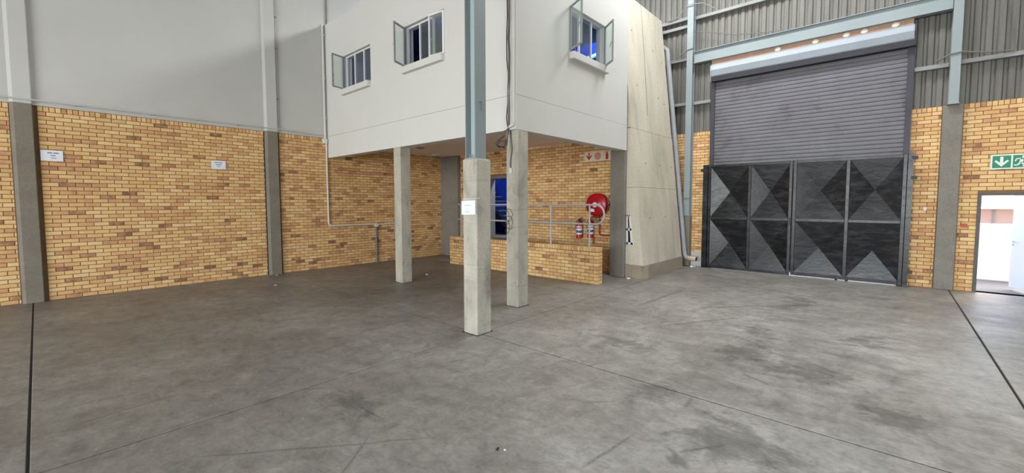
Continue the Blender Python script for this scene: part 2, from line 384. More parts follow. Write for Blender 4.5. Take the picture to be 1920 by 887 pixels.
# ------------------------------------------------------------------ brickwork
CAMP = Vector((0, 0, 1.9))
BRICK_CACHE = {}
BL, JT = 0.229, 0.011
TINTS = [0.02, 0.06, 0.12, 0.2, 0.27, 0.34, 0.4, 0.46, 0.52, 0.58, 0.64, 0.7, 0.76, 0.82, 0.9, 0.98]
def pick_tint(dirt=0.0):
    q = random.random()
    if q < 0.012 + dirt * 0.08: return random.randrange(0, 2)
    if q < 0.12 + dirt * 0.15: return random.randrange(2, 5)
    if q < 0.38: return random.randrange(4, 8)
    return random.randrange(8, 16)
def brick_geom(L, H, axis, nsign, depth=0.045, ch=0.004):
    # brick centred on (0,0,0) at the front face plane; axis 'x' or 'y' is its length, nsign the outward sign on the other axis
    a, b = L / 2, H / 2
    pts = [(-a, -b, -depth), (a, -b, -depth), (a, b, -depth), (-a, b, -depth), (-a, -b, -ch), (a, -b, -ch), (a, b, -ch), (-a, b, -ch),
           (-a + ch, -b + ch, 0), (a - ch, -b + ch, 0), (a - ch, b - ch, 0), (-a + ch, b - ch, 0)]
    fs = [(8, 9, 10, 11)]
    for k in range(4):
        k2 = (k + 1) % 4
        fs.append((4 + k, 4 + k2, 8 + k2, 8 + k)); fs.append((k, k2, 4 + k2, 4 + k))
    if axis == 'x': vs = [Vector((p[0], nsign * p[2], p[1])) for p in pts]
    else: vs = [Vector((nsign * p[2], p[0], p[1])) for p in pts]
    flip = (axis == 'x' and nsign > 0) or (axis == 'y' and nsign < 0)
    if flip: fs = [tuple(reversed(q)) for q in fs]
    return vs, fs
def brick_mesh(L, H, axis, nsign, ti):
    key = (round(L, 3), round(H, 3), axis, nsign, ti)
    if key not in BRICK_CACHE:
        vs, fs = brick_geom(round(L, 3), round(H, 3), axis, nsign)
        me = bpy.data.meshes.new('brick'); me.from_pydata(vs, [], fs)
        a_ = me.attributes.new('tint', 'FLOAT', 'POINT'); a_.data.foreach_set('value', [TINTS[ti]] * len(vs))
        me.materials.append(MATS['brick']); BRICK_CACHE[key] = me
    return BRICK_CACHE[key]
def brickwork(parent, axis, nsign, plane, u0, u1, z0, courses, ch, top=None, holes=(), phase=0.0, maxn=300, dirt=0.0):
    """bricks of one wall panel, face at `plane`, length along `axis` from u0 to u1; top = height of a rowlock course"""
    L = []
    for k in range(courses):
        zc = z0 + (k + 0.5) * ch; u = u0 - (BL * 0.5 if (k % 2) else 0.0) - phase * BL
        while u < u1 - 0.01:
            L.append((max(u, u0) + JT / 2, min(u + BL, u1) - JT / 2, zc, ch - JT)); u += BL
    zt = z0 + courses * ch
    if top:
        n = max(1, round((u1 - u0) / 0.0805)); w = (u1 - u0) / n
        for k in range(n): L.append((u0 + k * w + JT / 2, u0 + (k + 1) * w - JT / 2, zt + top / 2, top - JT))
    B = []
    for a, b, zc, h in L:
        segs = [(a, b)]
        for (h0, h1, hz0, hz1) in holes:
            if zc + h / 2 > hz0 and zc - h / 2 < hz1:
                ns = []
                for p, q in segs:
                    if q <= h0 or p >= h1: ns.append((p, q)); continue
                    if p < h0 - 0.02: ns.append((p, h0 - 0.004))
                    if q > h1 + 0.02: ns.append((h1 + 0.004, q))
                segs = ns
        for p, q in segs:
            if q - p > 0.018:
                uc = (p + q) / 2; pr = random.uniform(-0.0025, 0.0015)
                pos = Vector((uc, plane + nsign * pr, zc)) if axis == 'x' else Vector((plane + nsign * pr, uc, zc))
                B.append((q - p, h, pos, pick_tint(dirt if zc < 1.0 else dirt * 0.3)))
    B.sort(key=lambda e: (e[2] - CAMP).length)
    for (ln, h, pos, ti) in B[:maxn]:
        link('brick', brick_mesh(ln, h, axis, nsign, ti), pos, parent)
    if B[maxn:]:
        mb = MB()
        for (ln, h, pos, ti) in B[maxn:]:
            vs, fs = brick_geom(ln, h, axis, nsign); i = len(mb.v)
            mb.v += [v + pos for v in vs]; mb.f += [tuple(i + k for k in q) for q in fs]; mb.tint += [TINTS[ti]] * len(vs)
        origin = Vector(WO[parent.name]); me = bpy.data.meshes.new('further_bricks')
        me.from_pydata([v - origin for v in mb.v], [], mb.f)
        a_ = me.attributes.new('tint', 'FLOAT', 'POINT'); a_.data.foreach_set('value', mb.tint); me.materials.append(MATS['brick'])
        o = link('further_bricks', me, origin, parent); o['kind'] = 'stuff'

# ------------------------------------------------------------------ floor
XC = [(-16.0, 0.0), (-8.6, 0.014), (-4.4, 0.014), (-0.13, 0.02), (4.2, 0.018), (8.66, 0.014), (13.32, 0.0)]
YC = [(-14.0, 0.0), (-6.4, 0.014), (-0.99, 0.022), (4.41, 0.018), (12.35, 0.0)]
floor = struct(MB().box(-16.0, 13.32, -14.0, 12.35, -0.2, -0.010).build('floor', 'filler', origin=(2, 2, -0.2)), 'worn grey concrete warehouse floor cut into large slabs', 'floor')
for i in range(len(XC) - 1):
    for j in range(len(YC) - 1):
        x0, x1 = XC[i][0] + XC[i][1] / 2, XC[i + 1][0] - XC[i + 1][1] / 2
        y0, y1 = YC[j][0] + YC[j][1] / 2, YC[j + 1][0] - YC[j + 1][1] / 2
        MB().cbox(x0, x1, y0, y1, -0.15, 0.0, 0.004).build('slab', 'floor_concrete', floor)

# ------------------------------------------------------------------ left wall
WL = 12.17
def left_bay(x0, x1, label, dirt=0.25):
    w = MB().box(x0, x1, WL + 0.009, WL + 0.25, 0, 3.745).build('wall_left', 'mortar', origin=((x0 + x1) / 2, WL + 0.12, 0))
    struct(w, label, 'wall'); brickwork(w, 'x', -1, WL, x0, x1, 0.0, 46, 3.645 / 46, 0.1, dirt=dirt)
    return w
left_bay(-4.2, -0.27, 'yellow face brick wall panel at the far left edge')
left_bay(0.075, 3.98, 'yellow face brick wall panel with two paper notices')
left_bay(4.345, 9.80, 'yellow face brick wall panel running back under the white block', 0.45)
up = MB().box(-4.2, 10.2, WL + 0.004, WL + 0.25, 3.745, 9.5).build('wall_left_plaster', 'plaster_grey', origin=(3, WL + 0.12, 3.745))
struct(up, 'pale grey painted plaster wall above the left brickwork', 'wall')
MB().box(-4.2, 5.6, WL - 0.02, WL + 0.01, 3.745, 3.79).build('plaster_band', 'plaster_grey', up)
def pillar(x0, x1, label):
    p = thing('concrete_pillar', ((x0 + x1) / 2, WL, 0), label, 'pillar', 'pillars of the left wall')
    c = 0.05; y0 = WL - 0.07
    prof = [(x0, WL + 0.1), (x0, y0 + c), (x0 + c, y0), (x1 - 0.012, y0), (x1, y0 + 0.012), (x1, WL + 0.1)]
    MB().prism([(x, y, 0) for x, y in prof], (0, 0, 3.76)).build('shaft', 'pillar_concrete', p)
    MB().prism([(x, y, 3.76) for x, y in prof], (0, 0, 5.7)).build('painted_shaft', 'plaster_grey', p)
    MB().box(x1, x1 + 0.06, WL + 0.03, WL + 0.2, 0, 3.745).build('recess', 'mortar', p)
pillar(-0.265, 0.02, 'dark concrete wall pillar at the left edge beside a paper notice')
pillar(4.0, 4.305, 'dark concrete wall pillar midway along the left brick wall')

# ------------------------------------------------------------------ white upper block
BX, BY, BR_, BZ0, BZ1 = 5.65, 4.95, 9.81, 3.185, 6.92
def wall_holes(mb, boxf, u0, u1, z0, z1, holes):
    u = u0
    for (a, b, c, d_) in sorted(holes):
        boxf(mb, u, a, z0, z1); boxf(mb, a, b, z0, c); boxf(mb, a, b, d_, z1); u = b
    boxf(mb, u, u1, z0, z1)
    return mb
W_LEFT = [(6.885, 8.295, 4.92, 5.815), (9.745, 11.135, 4.92, 5.815)]
W_FRONT = [(7.305, 8.725, 4.935, 5.85)]
ZJ = 3.785
wbl = wall_holes(MB(), lambda mb, a, b, c, e: mb.box(BX + 0.003, BX + 0.25, a, b, c, e), BY, WL + 0.005, ZJ + 0.006, BZ1, W_LEFT).build('wall_block_left', 'plaster_white', origin=(BX, 8.5, BZ0))
struct(wbl, 'white plastered side wall of the overhanging block with two open windows', 'wall')
MB().box(BX, BX + 0.25, BY, WL + 0.005, BZ0, ZJ).build('edge_beam', 'plaster_white', wbl)
wbf = wall_holes(MB(), lambda mb, a, b, c, e: mb.box(a, b, BY + 0.003, BY + 0.25, c, e), BX + 0.25, BR_, ZJ + 0.006, BZ1, W_FRONT).build('wall_block_front', 'plaster_white', origin=(7.7, BY, BZ0))
struct(wbf, 'white plastered front wall of the overhanging block with one open window', 'wall')
MB().box(BX + 0.25, BR_, BY, BY + 0.25, BZ0, ZJ).build('edge_beam', 'plaster_white', wbf)
soff = MB().box(BX + 0.25, 9.9, BY + 0.25, WL, 3.525, 3.62).build('ceiling_soffit', 'soffit_paint', origin=(7.7, 8.5, 3.525))
struct(soff, 'beige painted soffit under the overhanging block', 'ceiling')
roofb = MB().box(BX + 0.25, BR_, BY + 0.25, WL, 6.78, BZ1 - 0.002).build('ceiling_block', 'navy_wall', origin=(7.7, 8.5, 6.78))
struct(roofb, 'flat slab closing the top of the white block', 'ceiling')
# rooms inside the block, seen through the windows
inr = MB().box(9.62, BR_ - 0.002, BY + 0.25, WL, 3.62, 5.95).build('wall_block_inner', 'blue_wall', origin=(9.7, 8, 3.62))
struct(inr, 'blue painted inner wall seen through the front window', 'wall')
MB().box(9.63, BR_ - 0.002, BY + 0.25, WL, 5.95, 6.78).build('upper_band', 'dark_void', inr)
MB().box(7.2, 9.6, 11.9, 12.1, 3.62, 6.78).build('back_panel', 'navy_wall', inr)
MB().box(8.9, 9.0, 7.2, 11.9, 3.62, 6.78).build('partition', 'navy_wall', inr)
pl = bpy.data.lights.new('upstairs_fill', 'POINT'); pl.energy = 26; pl.color = (0.7, 0.78, 1.0); pl.shadow_soft_size = 0.2  # unseen fill added to brighten the dark rooms behind the windows
po = bpy.data.objects.new('upstairs_fill', pl); C.objects.link(po); po.location = (7.6, 9.0, 6.3)
tb = thing('blue_light_fitting', (9.45, 5.75, 5.5), 'glowing blue light fitting inside the room behind the front window', 'lamp')
MB().tube([(9.42, 5.55, 5.58), (9.42, 6.1, 5.5)], 0.03, 8).build('tube', 'blue_tube', tb)
MB().box(9.45, 9.62, 5.6, 6.05, 5.5, 5.6).build('bracket', 'window_grey', tb)
pl = bpy.data.lights.new('blue_fitting_glow', 'POINT'); pl.energy = 26; pl.color = (0.25, 0.45, 1.0); pl.shadow_soft_size = 0.15
po = bpy.data.objects.new('blue_fitting_glow', pl); C.objects.link(po); po.location = (9.2, 5.8, 5.9)

def window(name, face, u0, u1, z0, z1, leaves, label):
    """face 'L': plane x=BX looking -x, u=y;  'F': plane y=BY looking -y, u=x.  leaves: hinge u, free-end (u, w), which third it leaves open"""
    if face == 'L': P = lambda u, w, z: Vector((BX - w, u, z))
    else: P = lambda u, w, z: Vector((u, BY - w, z))
    win = thing(name, P((u0 + u1) / 2, 0, z0), label, 'window', None, 'structure')
    def bar(mb, ua, ub, wa, wb, za, zb):
        a = P(ua, wa, za); b = P(ub, wb, zb)
        mb.box(min(a.x, b.x), max(a.x, b.x), min(a.y, b.y), max(a.y, b.y), za, zb); return mb
    t_ = 0.032; wf0, wf1 = -0.13, -0.085
    mb = MB(); bar(mb, u0, u0 + t_, wf0, wf1, z0, z1); bar(mb, u1 - t_, u1, wf0, wf1, z0, z1); bar(mb, u0 + t_, u1 - t_, wf0, wf1, z0, z0 + t_); bar(mb, u0 + t_, u1 - t_, wf0, wf1, z1 - t_, z1)
    mb.build('frame', 'white_paint', win)
    th = (u1 - u0) / 3
    for k in (1, 2):
        bar(MB(), u0 + k * th - 0.018, u0 + k * th + 0.018, wf0, wf1, z0 + t_, z1 - t_).build('mullion', 'white_paint', win)
    openk = [lv[3] for lv in leaves]
    for k in range(3):
        if k not in openk:
            bar(MB(), u0 + k * th + 0.018, u0 + (k + 1) * th - 0.018, -0.112, -0.106, z0 + t_, z1 - t_).build('pane', 'glass_dusty', win)
    for (hu, fu, fw, k, mname) in leaves:
        h = P(hu, -0.02, 0); e = P(fu, fw, 0); dr = (e - h).normalized(); nr = Vector((-dr.y, dr.x, 0)); ln = (e - h).length
        def pbox(mb, s0, s1, za, zb, tk=0.014):
            c = [h + dr * s0 - nr * tk, h + dr * s1 - nr * tk, h + dr * s1 + nr * tk, h + dr * s0 + nr * tk]
            mb.prism([(q.x, q.y, za) for q in c], (0, 0, zb - za)); return mb
        za, zb = z0 + 0.02, z1 - 0.012; b_ = 0.034
        mb = MB(); pbox(mb, 0, b_ * 1.6, za, zb); pbox(mb, ln - b_, ln, za, zb); pbox(mb, b_ * 1.6, ln - b_, za, za + b_); pbox(mb, b_ * 1.6, ln - b_, zb - b_, zb)
        cs = mb.build('casement', mname, win)
        pbox(MB(), b_, ln - b_, za + b_, zb - b_, 0.003).build('pane', 'glass_clear', cs)
        hp = h + dr * (ln - 0.02) + Vector((0, 0, (za + zb) / 2 - 0.03))
        q = h + dr * (ln - 0.09) + Vector((0, 0, (za + zb) / 2 - 0.12))
        MB().tube([hp - nr * 0.012, hp - nr * 0.035, q - nr * 0.035], 0.009, 8).build('handle', 'window_grey', cs)
        st = h + dr * (ln * 0.45) + Vector((0, 0, za)); s2 = P(hu + (0.3 if hu < (u0 + u1) / 2 else -0.3), -0.05, z0 + 0.02)
        MB().tube([st, s2], 0.007, 6).build('stay', 'window_grey', cs)
    mb = MB(); a = P(u0 - 0.005, 0.1, z0 - 0.14); b = P(u1 + 0.005, -0.1, z0)
    lo = (min(a.x, b.x), min(a.y, b.y)); hi = (max(a.x, b.x), max(a.y, b.y))
    mb.cbox(lo[0], hi[0], lo[1], hi[1], z0 - 0.14, z0 + 0.004, 0.006).build('sill', 'plaster_white', win)
    return win
window('window_1', 'L', *W_LEFT[1], [(11.12, 11.03, 0.36, 2, 'window_grey')], 'small steel window nearest the left wall with one casement swung open')
window('window_2', 'L', *W_LEFT[0], [(8.28, 8.13, 0.37, 2, 'window_grey'), (6.90, 7.35, 0.03, 0, 'white_paint')], 'steel window left of the steel column with its casements open')
window('window_3', 'F', *W_FRONT[0], [(7.32, 7.11, 0.40, 0, 'window_grey'), (8.71, 8.44, 0.34, 2, 'window_grey')], 'steel window on the front of the white block with both casements open')

# ------------------------------------------------------------------ columns
def column(loc, sx, sy, h, label, c=0.012, group=None, m='column_concrete'):
    x, y = loc
    p = thing('concrete_column', (x + sx / 2, y + sy / 2, 0), label, 'column', group)
    MB().cbox(x, x + sx, y, y + sy, 0, h, c, 2).build('shaft', m, p)
    g_ = 0.016
    MB().box(x - g_, x + sx + g_, y - g_, y + sy + g_, 0.0, 0.004).build('base_joint', 'filler', p)
    return p
column((5.66, 8.53), 0.28, 0.28, 3.19, 'square concrete column standing under the left side of the white block', group='columns carrying the white block')
colB = column((5.705, 4.955), 0.28, 0.28, 3.19, 'square concrete column under the corner of the block with loose cables', group='columns carrying the white block')
# front column: concrete stub with a steel H section on top
cc = thing('concrete_column', (4.245, 4.475, 0), 'foremost square concrete column with a paper notice, carrying the steel post', 'column')
bm = bmesh.new(); bmesh.ops.create_cube(bm, size=1)
for v in bm.verts: v.co = Vector((4.245 + v.co.x * 0.29, 4.475 + v.co.y * 0.285, 1.26 + v.co.z * 2.52))
bmesh.ops.bevel(bm, geom=[e for e in bm.edges if all(v.co.z > 2 for v in e.verts)], offset=0.035, segments=3, profile=0.6, affect='EDGES')
bmesh.ops.bevel(bm, geom=[e for e in bm.edges if abs(e.verts[0].co.z - e.verts[1].co.z) > 1.0], offset=0.018, segments=2, profile=0.5, affect='EDGES')
mb = MB(); mb.add_bm(bm); mb.build('shaft', 'column_concrete', cc)
MB().box(4.08, 4.41, 4.315, 4.635, 0, 0.004).build('base_joint', 'filler', cc)
hp = thing('steel_post', (4.23, 4.478, 2.52), 'tall pale blue-grey steel H-section post rising from the front concrete column', 'post')
MB().box(4.125, 4.335, 4.375, 4.389, 2.53, 9.45).build('flange', 'steel_paint', hp)
MB().box(4.125, 4.335, 4.567, 4.581, 2.53, 9.45).build('flange', 'steel_paint', hp)
MB().box(4.224, 4.236, 4.389, 4.567, 2.53, 9.45).build('web', 'steel_paint_lit', hp)
MB().box(4.115, 4.345, 4.365, 4.59, 2.518, 2.532).build('base_plate', 'steel_paint', hp)
for (bx_, by_) in ((4.165, 4.43), (4.165, 4.53), (4.295, 4.43), (4.295, 4.53)):
    MB().lathe([(0.016, 0), (0.016, 0.018), (0.009, 0.018), (0.009, 0.06)], (bx_, by_, 2.532), (0, 0, 1), 8).build('bolt', 'girt_steel', hp)
MB().box(4.205, 4.245, 4.366, 4.375, 3.312, 3.322).box(4.237, 4.245, 4.366, 4.375, 3.2, 3.322).build('hook', 'conduit_grey', hp)
# columns against the rear wall of the recess
pD = thing('concrete_column', (9.9, 5.17, 0), 'concrete column beside the fire hose reel at the end of the recess', 'column')
MB().cbox(9.76, 10.04, 4.965, 5.37, 0, 3.2, 0.02, 3).build('shaft', 'dark_concrete', pD)
pE = thing('concrete_column', (9.9, 11.7, 0), 'broad concrete column in the back corner of the recess', 'column')
MB().cbox(9.765, 10.04, 11.27, 12.169, 0, 3.524, 0.012).build('shaft', 'dark_concrete', pE)

# ------------------------------------------------------------------ rear wall of the recess, doorway and stair lobby
HX = 9.9
DO = (8.93, 9.83, 0.74, 2.74)
wr = wall_holes(MB(), lambda mb, a, b, c, e: mb.box(HX + 0.009, HX + 0.2, a, b, c, e), 5.2, 11.4, 0.0, 3.525, [DO]).build('wall_recess', 'mortar', origin=(10, 8, 0))
struct(wr, 'yellow face brick wall at the back of the recess with doorway and hose reel', 'wall')
brickwork(wr, 'y', -1, HX, 5.37, 11.27, 0.0, 44, 3.525 / 44, None, [DO], dirt=0.15)
df = thing('door_1', (HX, 9.38, 0.74), 'doorway into the blue stair lobby behind the railing', 'door', None, 'structure')
MB().box(HX - 0.02, HX + 0.2, 9.77, 9.829, 0.745, 2.73).build('jamb', 'pillar_concrete', df)
MB().box(HX - 0.02, HX + 0.2, 8.931, 8.99, 0.745, 2.73).build('jamb', 'pillar_concrete', df)
MB().box(HX - 0.02, HX + 0.2, 8.99, 9.77, 2.67, 2.735).build('head', 'pillar_concrete', df)
MB().box(HX - 0.03, HX + 0.2, 8.99, 9.77, 0.742, 0.775).build('threshold', 'dark_concrete', df)
lob = MB().box(12.2, 12.3, 7.6, 12.2, 0.7, 5.2).build('wall_lobby', 'blue_wall', origin=(11, 10, 0.7))
struct(lob, 'blue painted wall of the stair lobby seen through the doorway', 'wall')
struct(MB().box(10.1, 12.2, 7.6, 12.2, 0.6, 0.74).build('floor_lobby', 'dark_concrete'), 'dark floor of the stair lobby beyond the doorway', 'floor')
struct(MB().box(10.1, 12.2, 7.6, 7.7, 0.74, 5.2).build('wall_lobby_side', 'blue_wall'), 'blue side wall of the stair lobby nearer the gate', 'wall')
struct(MB().box(10.1, 12.2, 12.21, 12.3, 0.74, 5.2).build('wall_lobby_end', 'blue_wall'), 'blue side wall of the stair lobby farther from the gate', 'wall')
struct(MB().box(10.1, 12.3, 7.6, 12.2, 5.2, 5.3).build('ceiling_lobby', 'navy_wall'), 'dark ceiling of the stair lobby', 'ceiling')
stt = thing('stair_flight', (11.4, 10.8, 0.74), 'blue stair flight climbing inside the lobby beyond the doorway', 'stairs')
NS = 10
for k in range(NS):
    y_ = 9.5 + k * 0.27; z_ = 0.74 + (k + 1) * 0.175
    MB().box(11.1, 12.15, y_, y_ + 0.27, z_ - 0.04, z_).build('tread', 'blue_stair', stt)
    MB().box(11.1, 12.15, y_, y_ + 0.02, z_ - 0.175, z_ - 0.04).build('riser', 'dark_void', stt)
MB().prism([(11.06, 9.45, 0.76), (11.06, 12.1, 2.5), (11.06, 12.1, 2.2), (11.06, 9.8, 0.76)], (0.04, 0, 0)).build('stringer', 'dark_void', stt)
MB().prism([(11.3, 12.1, 2.3), (11.3, 9.6, 3.9), (11.3, 9.6, 4.05), (11.3, 12.1, 2.45)], (0.85, 0, 0)).build('upper_flight', 'blue_stair', stt)
pl = bpy.data.lights.new('lobby_lamp', 'POINT'); pl.energy = 300; pl.color = (0.8, 0.88, 1.0); pl.shadow_soft_size = 0.12
po = bpy.data.objects.new('lobby_lamp', pl); C.objects.link(po); po.location = (10.7, 8.3, 3.9)

# landing and ramp between low wall and rear wall
rp = MB()
rp.prism([(8.715, 10.19, 0), (8.715, 10.19, 0.735), (8.715, 8.6, 0.735), (8.715, 5.3, 0.0)], (1.18, 0, 0))
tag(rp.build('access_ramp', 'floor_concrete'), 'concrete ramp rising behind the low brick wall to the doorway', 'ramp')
# low brick wall
LX0, LX1, LY0, LY1 = 8.5, 8.715, 4.965, 10.2
lw = MB().box(LX0 + 0.009, LX1 - 0.009, LY0 + 0.009, LY1 - 0.009, 0, 0.845).build('brick_parapet', 'mortar', origin=(8.6, 7.6, 0))
tag(lw, 'low yellow brick parapet wall in front of the ramp', 'low wall')
brickwork(lw, 'y', -1, LX0, LY0, LY1, 0.0, 9, 0.083, None, maxn=220)
brickwork(lw, 'x', -1, LY0, LX0, LX1, 0.0, 9, 0.083, None)
brickwork(lw, 'x', 1, LY1, LX0, LX1, 0.0, 9, 0.083, None, maxn=0)
nb = round((LY1 - LY0) / 0.0805); wb_ = (LY1 - LY0) / nb; CP = {}
for k in range(nb):
    ti = pick_tint()
    if ti not in CP:
        o = MB().cbox(-0.1075, 0.1075, -wb_ / 2 + 0.005, wb_ / 2 - 0.005, 0, 0.098, 0.006)
        o.tint = [TINTS[ti]] * len(o.v); me = bpy.data.meshes.new('coping_brick'); me.from_pydata(o.v, [], o.f)
        a_ = me.attributes.new('tint', 'FLOAT', 'POINT'); a_.data.foreach_set('value', o.tint); me.materials.append(MATS['brick']); CP[ti] = me
    link('coping_brick', CP[ti], (8.6075, LY0 + (k + 0.5) * wb_, 0.757), lw)
# railing
rl = thing('ramp_railing', (8.61, 7.4, 0.855), 'grey tubular steel railing with a rounded end on the low brick wall', 'railing')
RX, RT, RM = 8.61, 1.84, 1.39; rc = (RT + RM) / 2; rr_ = (RT - RM) / 2
MB().tube([(RX, 9.9, RT), (RX, 5.1, RT)] + arcpts((RX, 5.1, rc), (0, -1, 0), (0, 0, 1), rr_, 80, -80, 12) + [(RX, 5.1, RM), (RX, 9.9, RM)], 0.023, 10).build('rail', 'rail_galv', rl, smooth=True)
for y_ in (9.78, 7.5, 6.38, 5.26):
    pst = MB().tube([(RX, y_, 0.855), (RX, y_, RT)], 0.022, 10).build('post', 'rail_galv', rl, smooth=True)
    MB().box(RX - 0.05, RX + 0.05, y_ - 0.05, y_ + 0.05, 0.855, 0.864).build('foot_plate', 'rail_galv', pst)

# ------------------------------------------------------------------ battered concrete wall
def byf(z): return 4.50 + 0.1045 * (z - 0.35)
x0, x1 = 9.87, 12.45
bw = thing('wall_batter', (11.3, 5.0, 0), 'leaning bare concrete wall between the white block and the gate wall', 'wall', None, 'structure')
def bat(mb, xa, xb, za, zb, back=5.36, off=0.0):
    mb.prism([(xa, byf(za) + off, za), (xa, byf(zb) + off, zb), (xa, back, zb), (xa, back, za)], (xb - xa, 0, 0)); return mb
bat(MB(), x0, x1, 0.33, 2.27).build('lift', 'batter_concrete', bw)
bat(MB(), x0, x1, 2.276, 3.745, off=0.002).build('lift', 'batter_concrete', bw)
bat(MB(), x0, x1, 3.757, 7.2, off=0.012).build('lift', 'batter_concrete', bw)
bat(MB(), x0, x1, 3.74, 3.76, off=0.02).build('joint', 'dark_concrete', bw)
MB().prism([(x0, 4.55, 0), (x0 + 0.25, 4.47, 0), (x1, 4.47, 0), (x1, 5.3, 0), (x0, 5.3, 0)], (0, 0, 0.335)).build('plinth', 'plinth_concrete', bw)
struct(MB().box(12.455, 13.09, 5.45, 5.65, 0, 7.15).build('wall_batter_end', 'dark_concrete'), 'dark concrete nib closing the gap behind the drain pipe', 'wall')
MB().tube([(11.05, byf(7.2) + 0.008, 7.2), (10.98, byf(5.6) + 0.008, 5.6), (10.9, byf(4.2) + 0.008, 4.2)], 0.007, 6).build('groove_seal', 'dark_concrete', bw)
for (hx, hz) in ((10.35, 6.3), (11.6, 6.1), (12.15, 5.9), (10.4, 4.9), (11.7, 4.8), (12.1, 4.7), (10.5, 2.9), (11.4, 2.9), (12.2, 2.9), (10.5, 1.5), (11.5, 1.5), (12.2, 1.5)):
    nrm = Vector((0, -1, 0.1045)).normalized()
    MB().lathe([(0.022, 0), (0.022, 0.004), (0.012, 0.006)], Vector((hx, byf(hz) + (0.012 if hz > 3.7 else 0.001), hz)), nrm, 8).build('tie_plug', 'dark_concrete', bw)
# white trapezoid frame on the end face of the leaning wall
tf = thing('slot_window', (9.87, 4.86, 0.84), 'narrow white tapering slot frame low on the end of the leaning wall', 'slot frame')
xa = 9.855
def tr(mb, p): mb.prism([(xa, a, b) for a, b in p], (0.014, 0, 0)); return mb
tz0, tz1 = 0.845, 1.585
L0, L1, R0, R1 = 4.945, 4.945, 4.77, 4.86
mb = MB(); tr(mb, [(L0, tz0), (L1, tz1), (L1 - 0.03, tz1), (L0 - 0.045, tz0)]); tr(mb, [(R0, tz0), (R1, tz1), (R1 + 0.03, tz1), (R0 + 0.055, tz0)])
tr(mb, [(L0, tz0), (R0, tz0), (R0, tz0 + 0.05), (L0, tz0 + 0.05)]); tr(mb, [(L1, tz1 - 0.035), (R1, tz1 - 0.035), (R1, tz1), (L1, tz1)])
tr(mb, [(4.945, 1.19), (4.815, 1.19), (4.815, 1.25), (4.945, 1.25)]); mb.build('frame', 'white_paint', tf)
MB().prism([(xa + 0.012, 4.935, tz0 + 0.02), (xa + 0.012, 4.935, tz1 - 0.02), (xa + 0.012, 4.87, tz1 - 0.02), (xa + 0.012, 4.79, tz0 + 0.02)], (0.003, 0, 0)).build('pane', 'dark_void', tf)

# ------------------------------------------------------------------ gate wall on the right
GX = 13.1
OY0, OY1, OZ = -0.2, 3.96, 5.9
DY0, DY1, DZ = -2.27, -1.345, 2.08
BH = 3.96; CHR = 3.855 / 47
def right_panel(y0, y1, label, z0=0.0, holes=(), name='wall_right'):
    w = wall_holes(MB(), lambda mb, a, b, c, e: mb.box(GX + 0.009, GX + 0.22, a, b, c, e), y0, y1, z0, BH, list(holes)).build(name, 'mortar', origin=(GX + 0.1, (y0 + y1) / 2, z0))
    struct(w, label, 'wall'); k0 = round(z0 / CHR)
    brickwork(w, 'y', -1, GX, y0, y1, k0 * CHR, 47 - k0, CHR, 0.105, holes, phase=0.3)
    return w
wl = right_panel(OY1 + 0.02, 5.4, 'narrow yellow brick wall panel between the drain pipe and the black gate', 0.41)
MB().box(GX - 0.012, GX + 0.22, OY1 + 0.02, 5.4, 0, 0.42).build('plaster_base', 'plaster_grey', wl)
right_panel(-0.745, OY0 - 0.06, 'narrow yellow brick wall panel between the black gate and the right pillar')
right_panel(-6.2, -1.06, 'yellow brick wall panel with the exit sign and the open door', 0.0, [(DY0, DY1, 0.0, DZ)])
pr_ = thing('concrete_pillar', (GX, -0.9, 0), 'concrete pillar between the black gate and the open door', 'pillar')
MB().cbox(12.99, 13.3, -1.055, -0.748, 0, 3.95, 0.012).build('shaft', 'dark_concrete', pr_)
stb = thing('concrete_stub', (12.97, 4.53, 0), 'slim concrete stub carrying the steel column behind the drain pipe', 'stub')
MB().cbox(12.88, 13.09, 4.45, 4.65, 0, 1.5, 0.01).build('shaft', 'pillar_concrete', stb)

# ribbed sheeting
def sheet_mesh(y0, z0, z1, nr=4):
    mb = MB(); pts = []
    for k in range(nr):
        b = k * 0.171
        pts += [(0.0, b), (0.0, b + 0.085), (0.038, b + 0.108), (0.038, b + 0.148)]
    pts.append((0.0, nr * 0.171))
    n = len(pts)
    for (dx, dy) in pts: mb.v.append(Vector((GX + 0.085 + dx, y0 + dy, z0))); mb.v.append(Vector((GX + 0.085 + dx, y0 + dy, z1)))
    for (dx, dy) in pts: mb.v.append(Vector((GX + 0.088 + dx, y0 + dy, z0))); mb.v.append(Vector((GX + 0.088 + dx, y0 + dy, z1)))
    for k in range(n - 1):
        mb.f.append((2 * k, 2 * k + 2, 2 * k + 3, 2 * k + 1)); o_ = 2 * n
        mb.f.append((o_ + 2 * k, o_ + 2 * k + 1, o_ + 2 * k + 3, o_ + 2 * k + 2))
    return mb
cl = MB().box(GX + 0.14, GX + 0.16, -6.2, OY0, BH - 0.02, 9.5).box(GX + 0.14, GX + 0.16, OY1, 12.3, BH - 0.02, 9.5).box(GX + 0.14, GX + 0.16, OY0, OY1, OZ, 9.5).build('wall_right_cladding', 'cladding', origin=(GX + 0.15, 3, BH))
struct(cl, 'grey ribbed metal sheeting above the right brickwork', 'wall')
y_ = -6.2
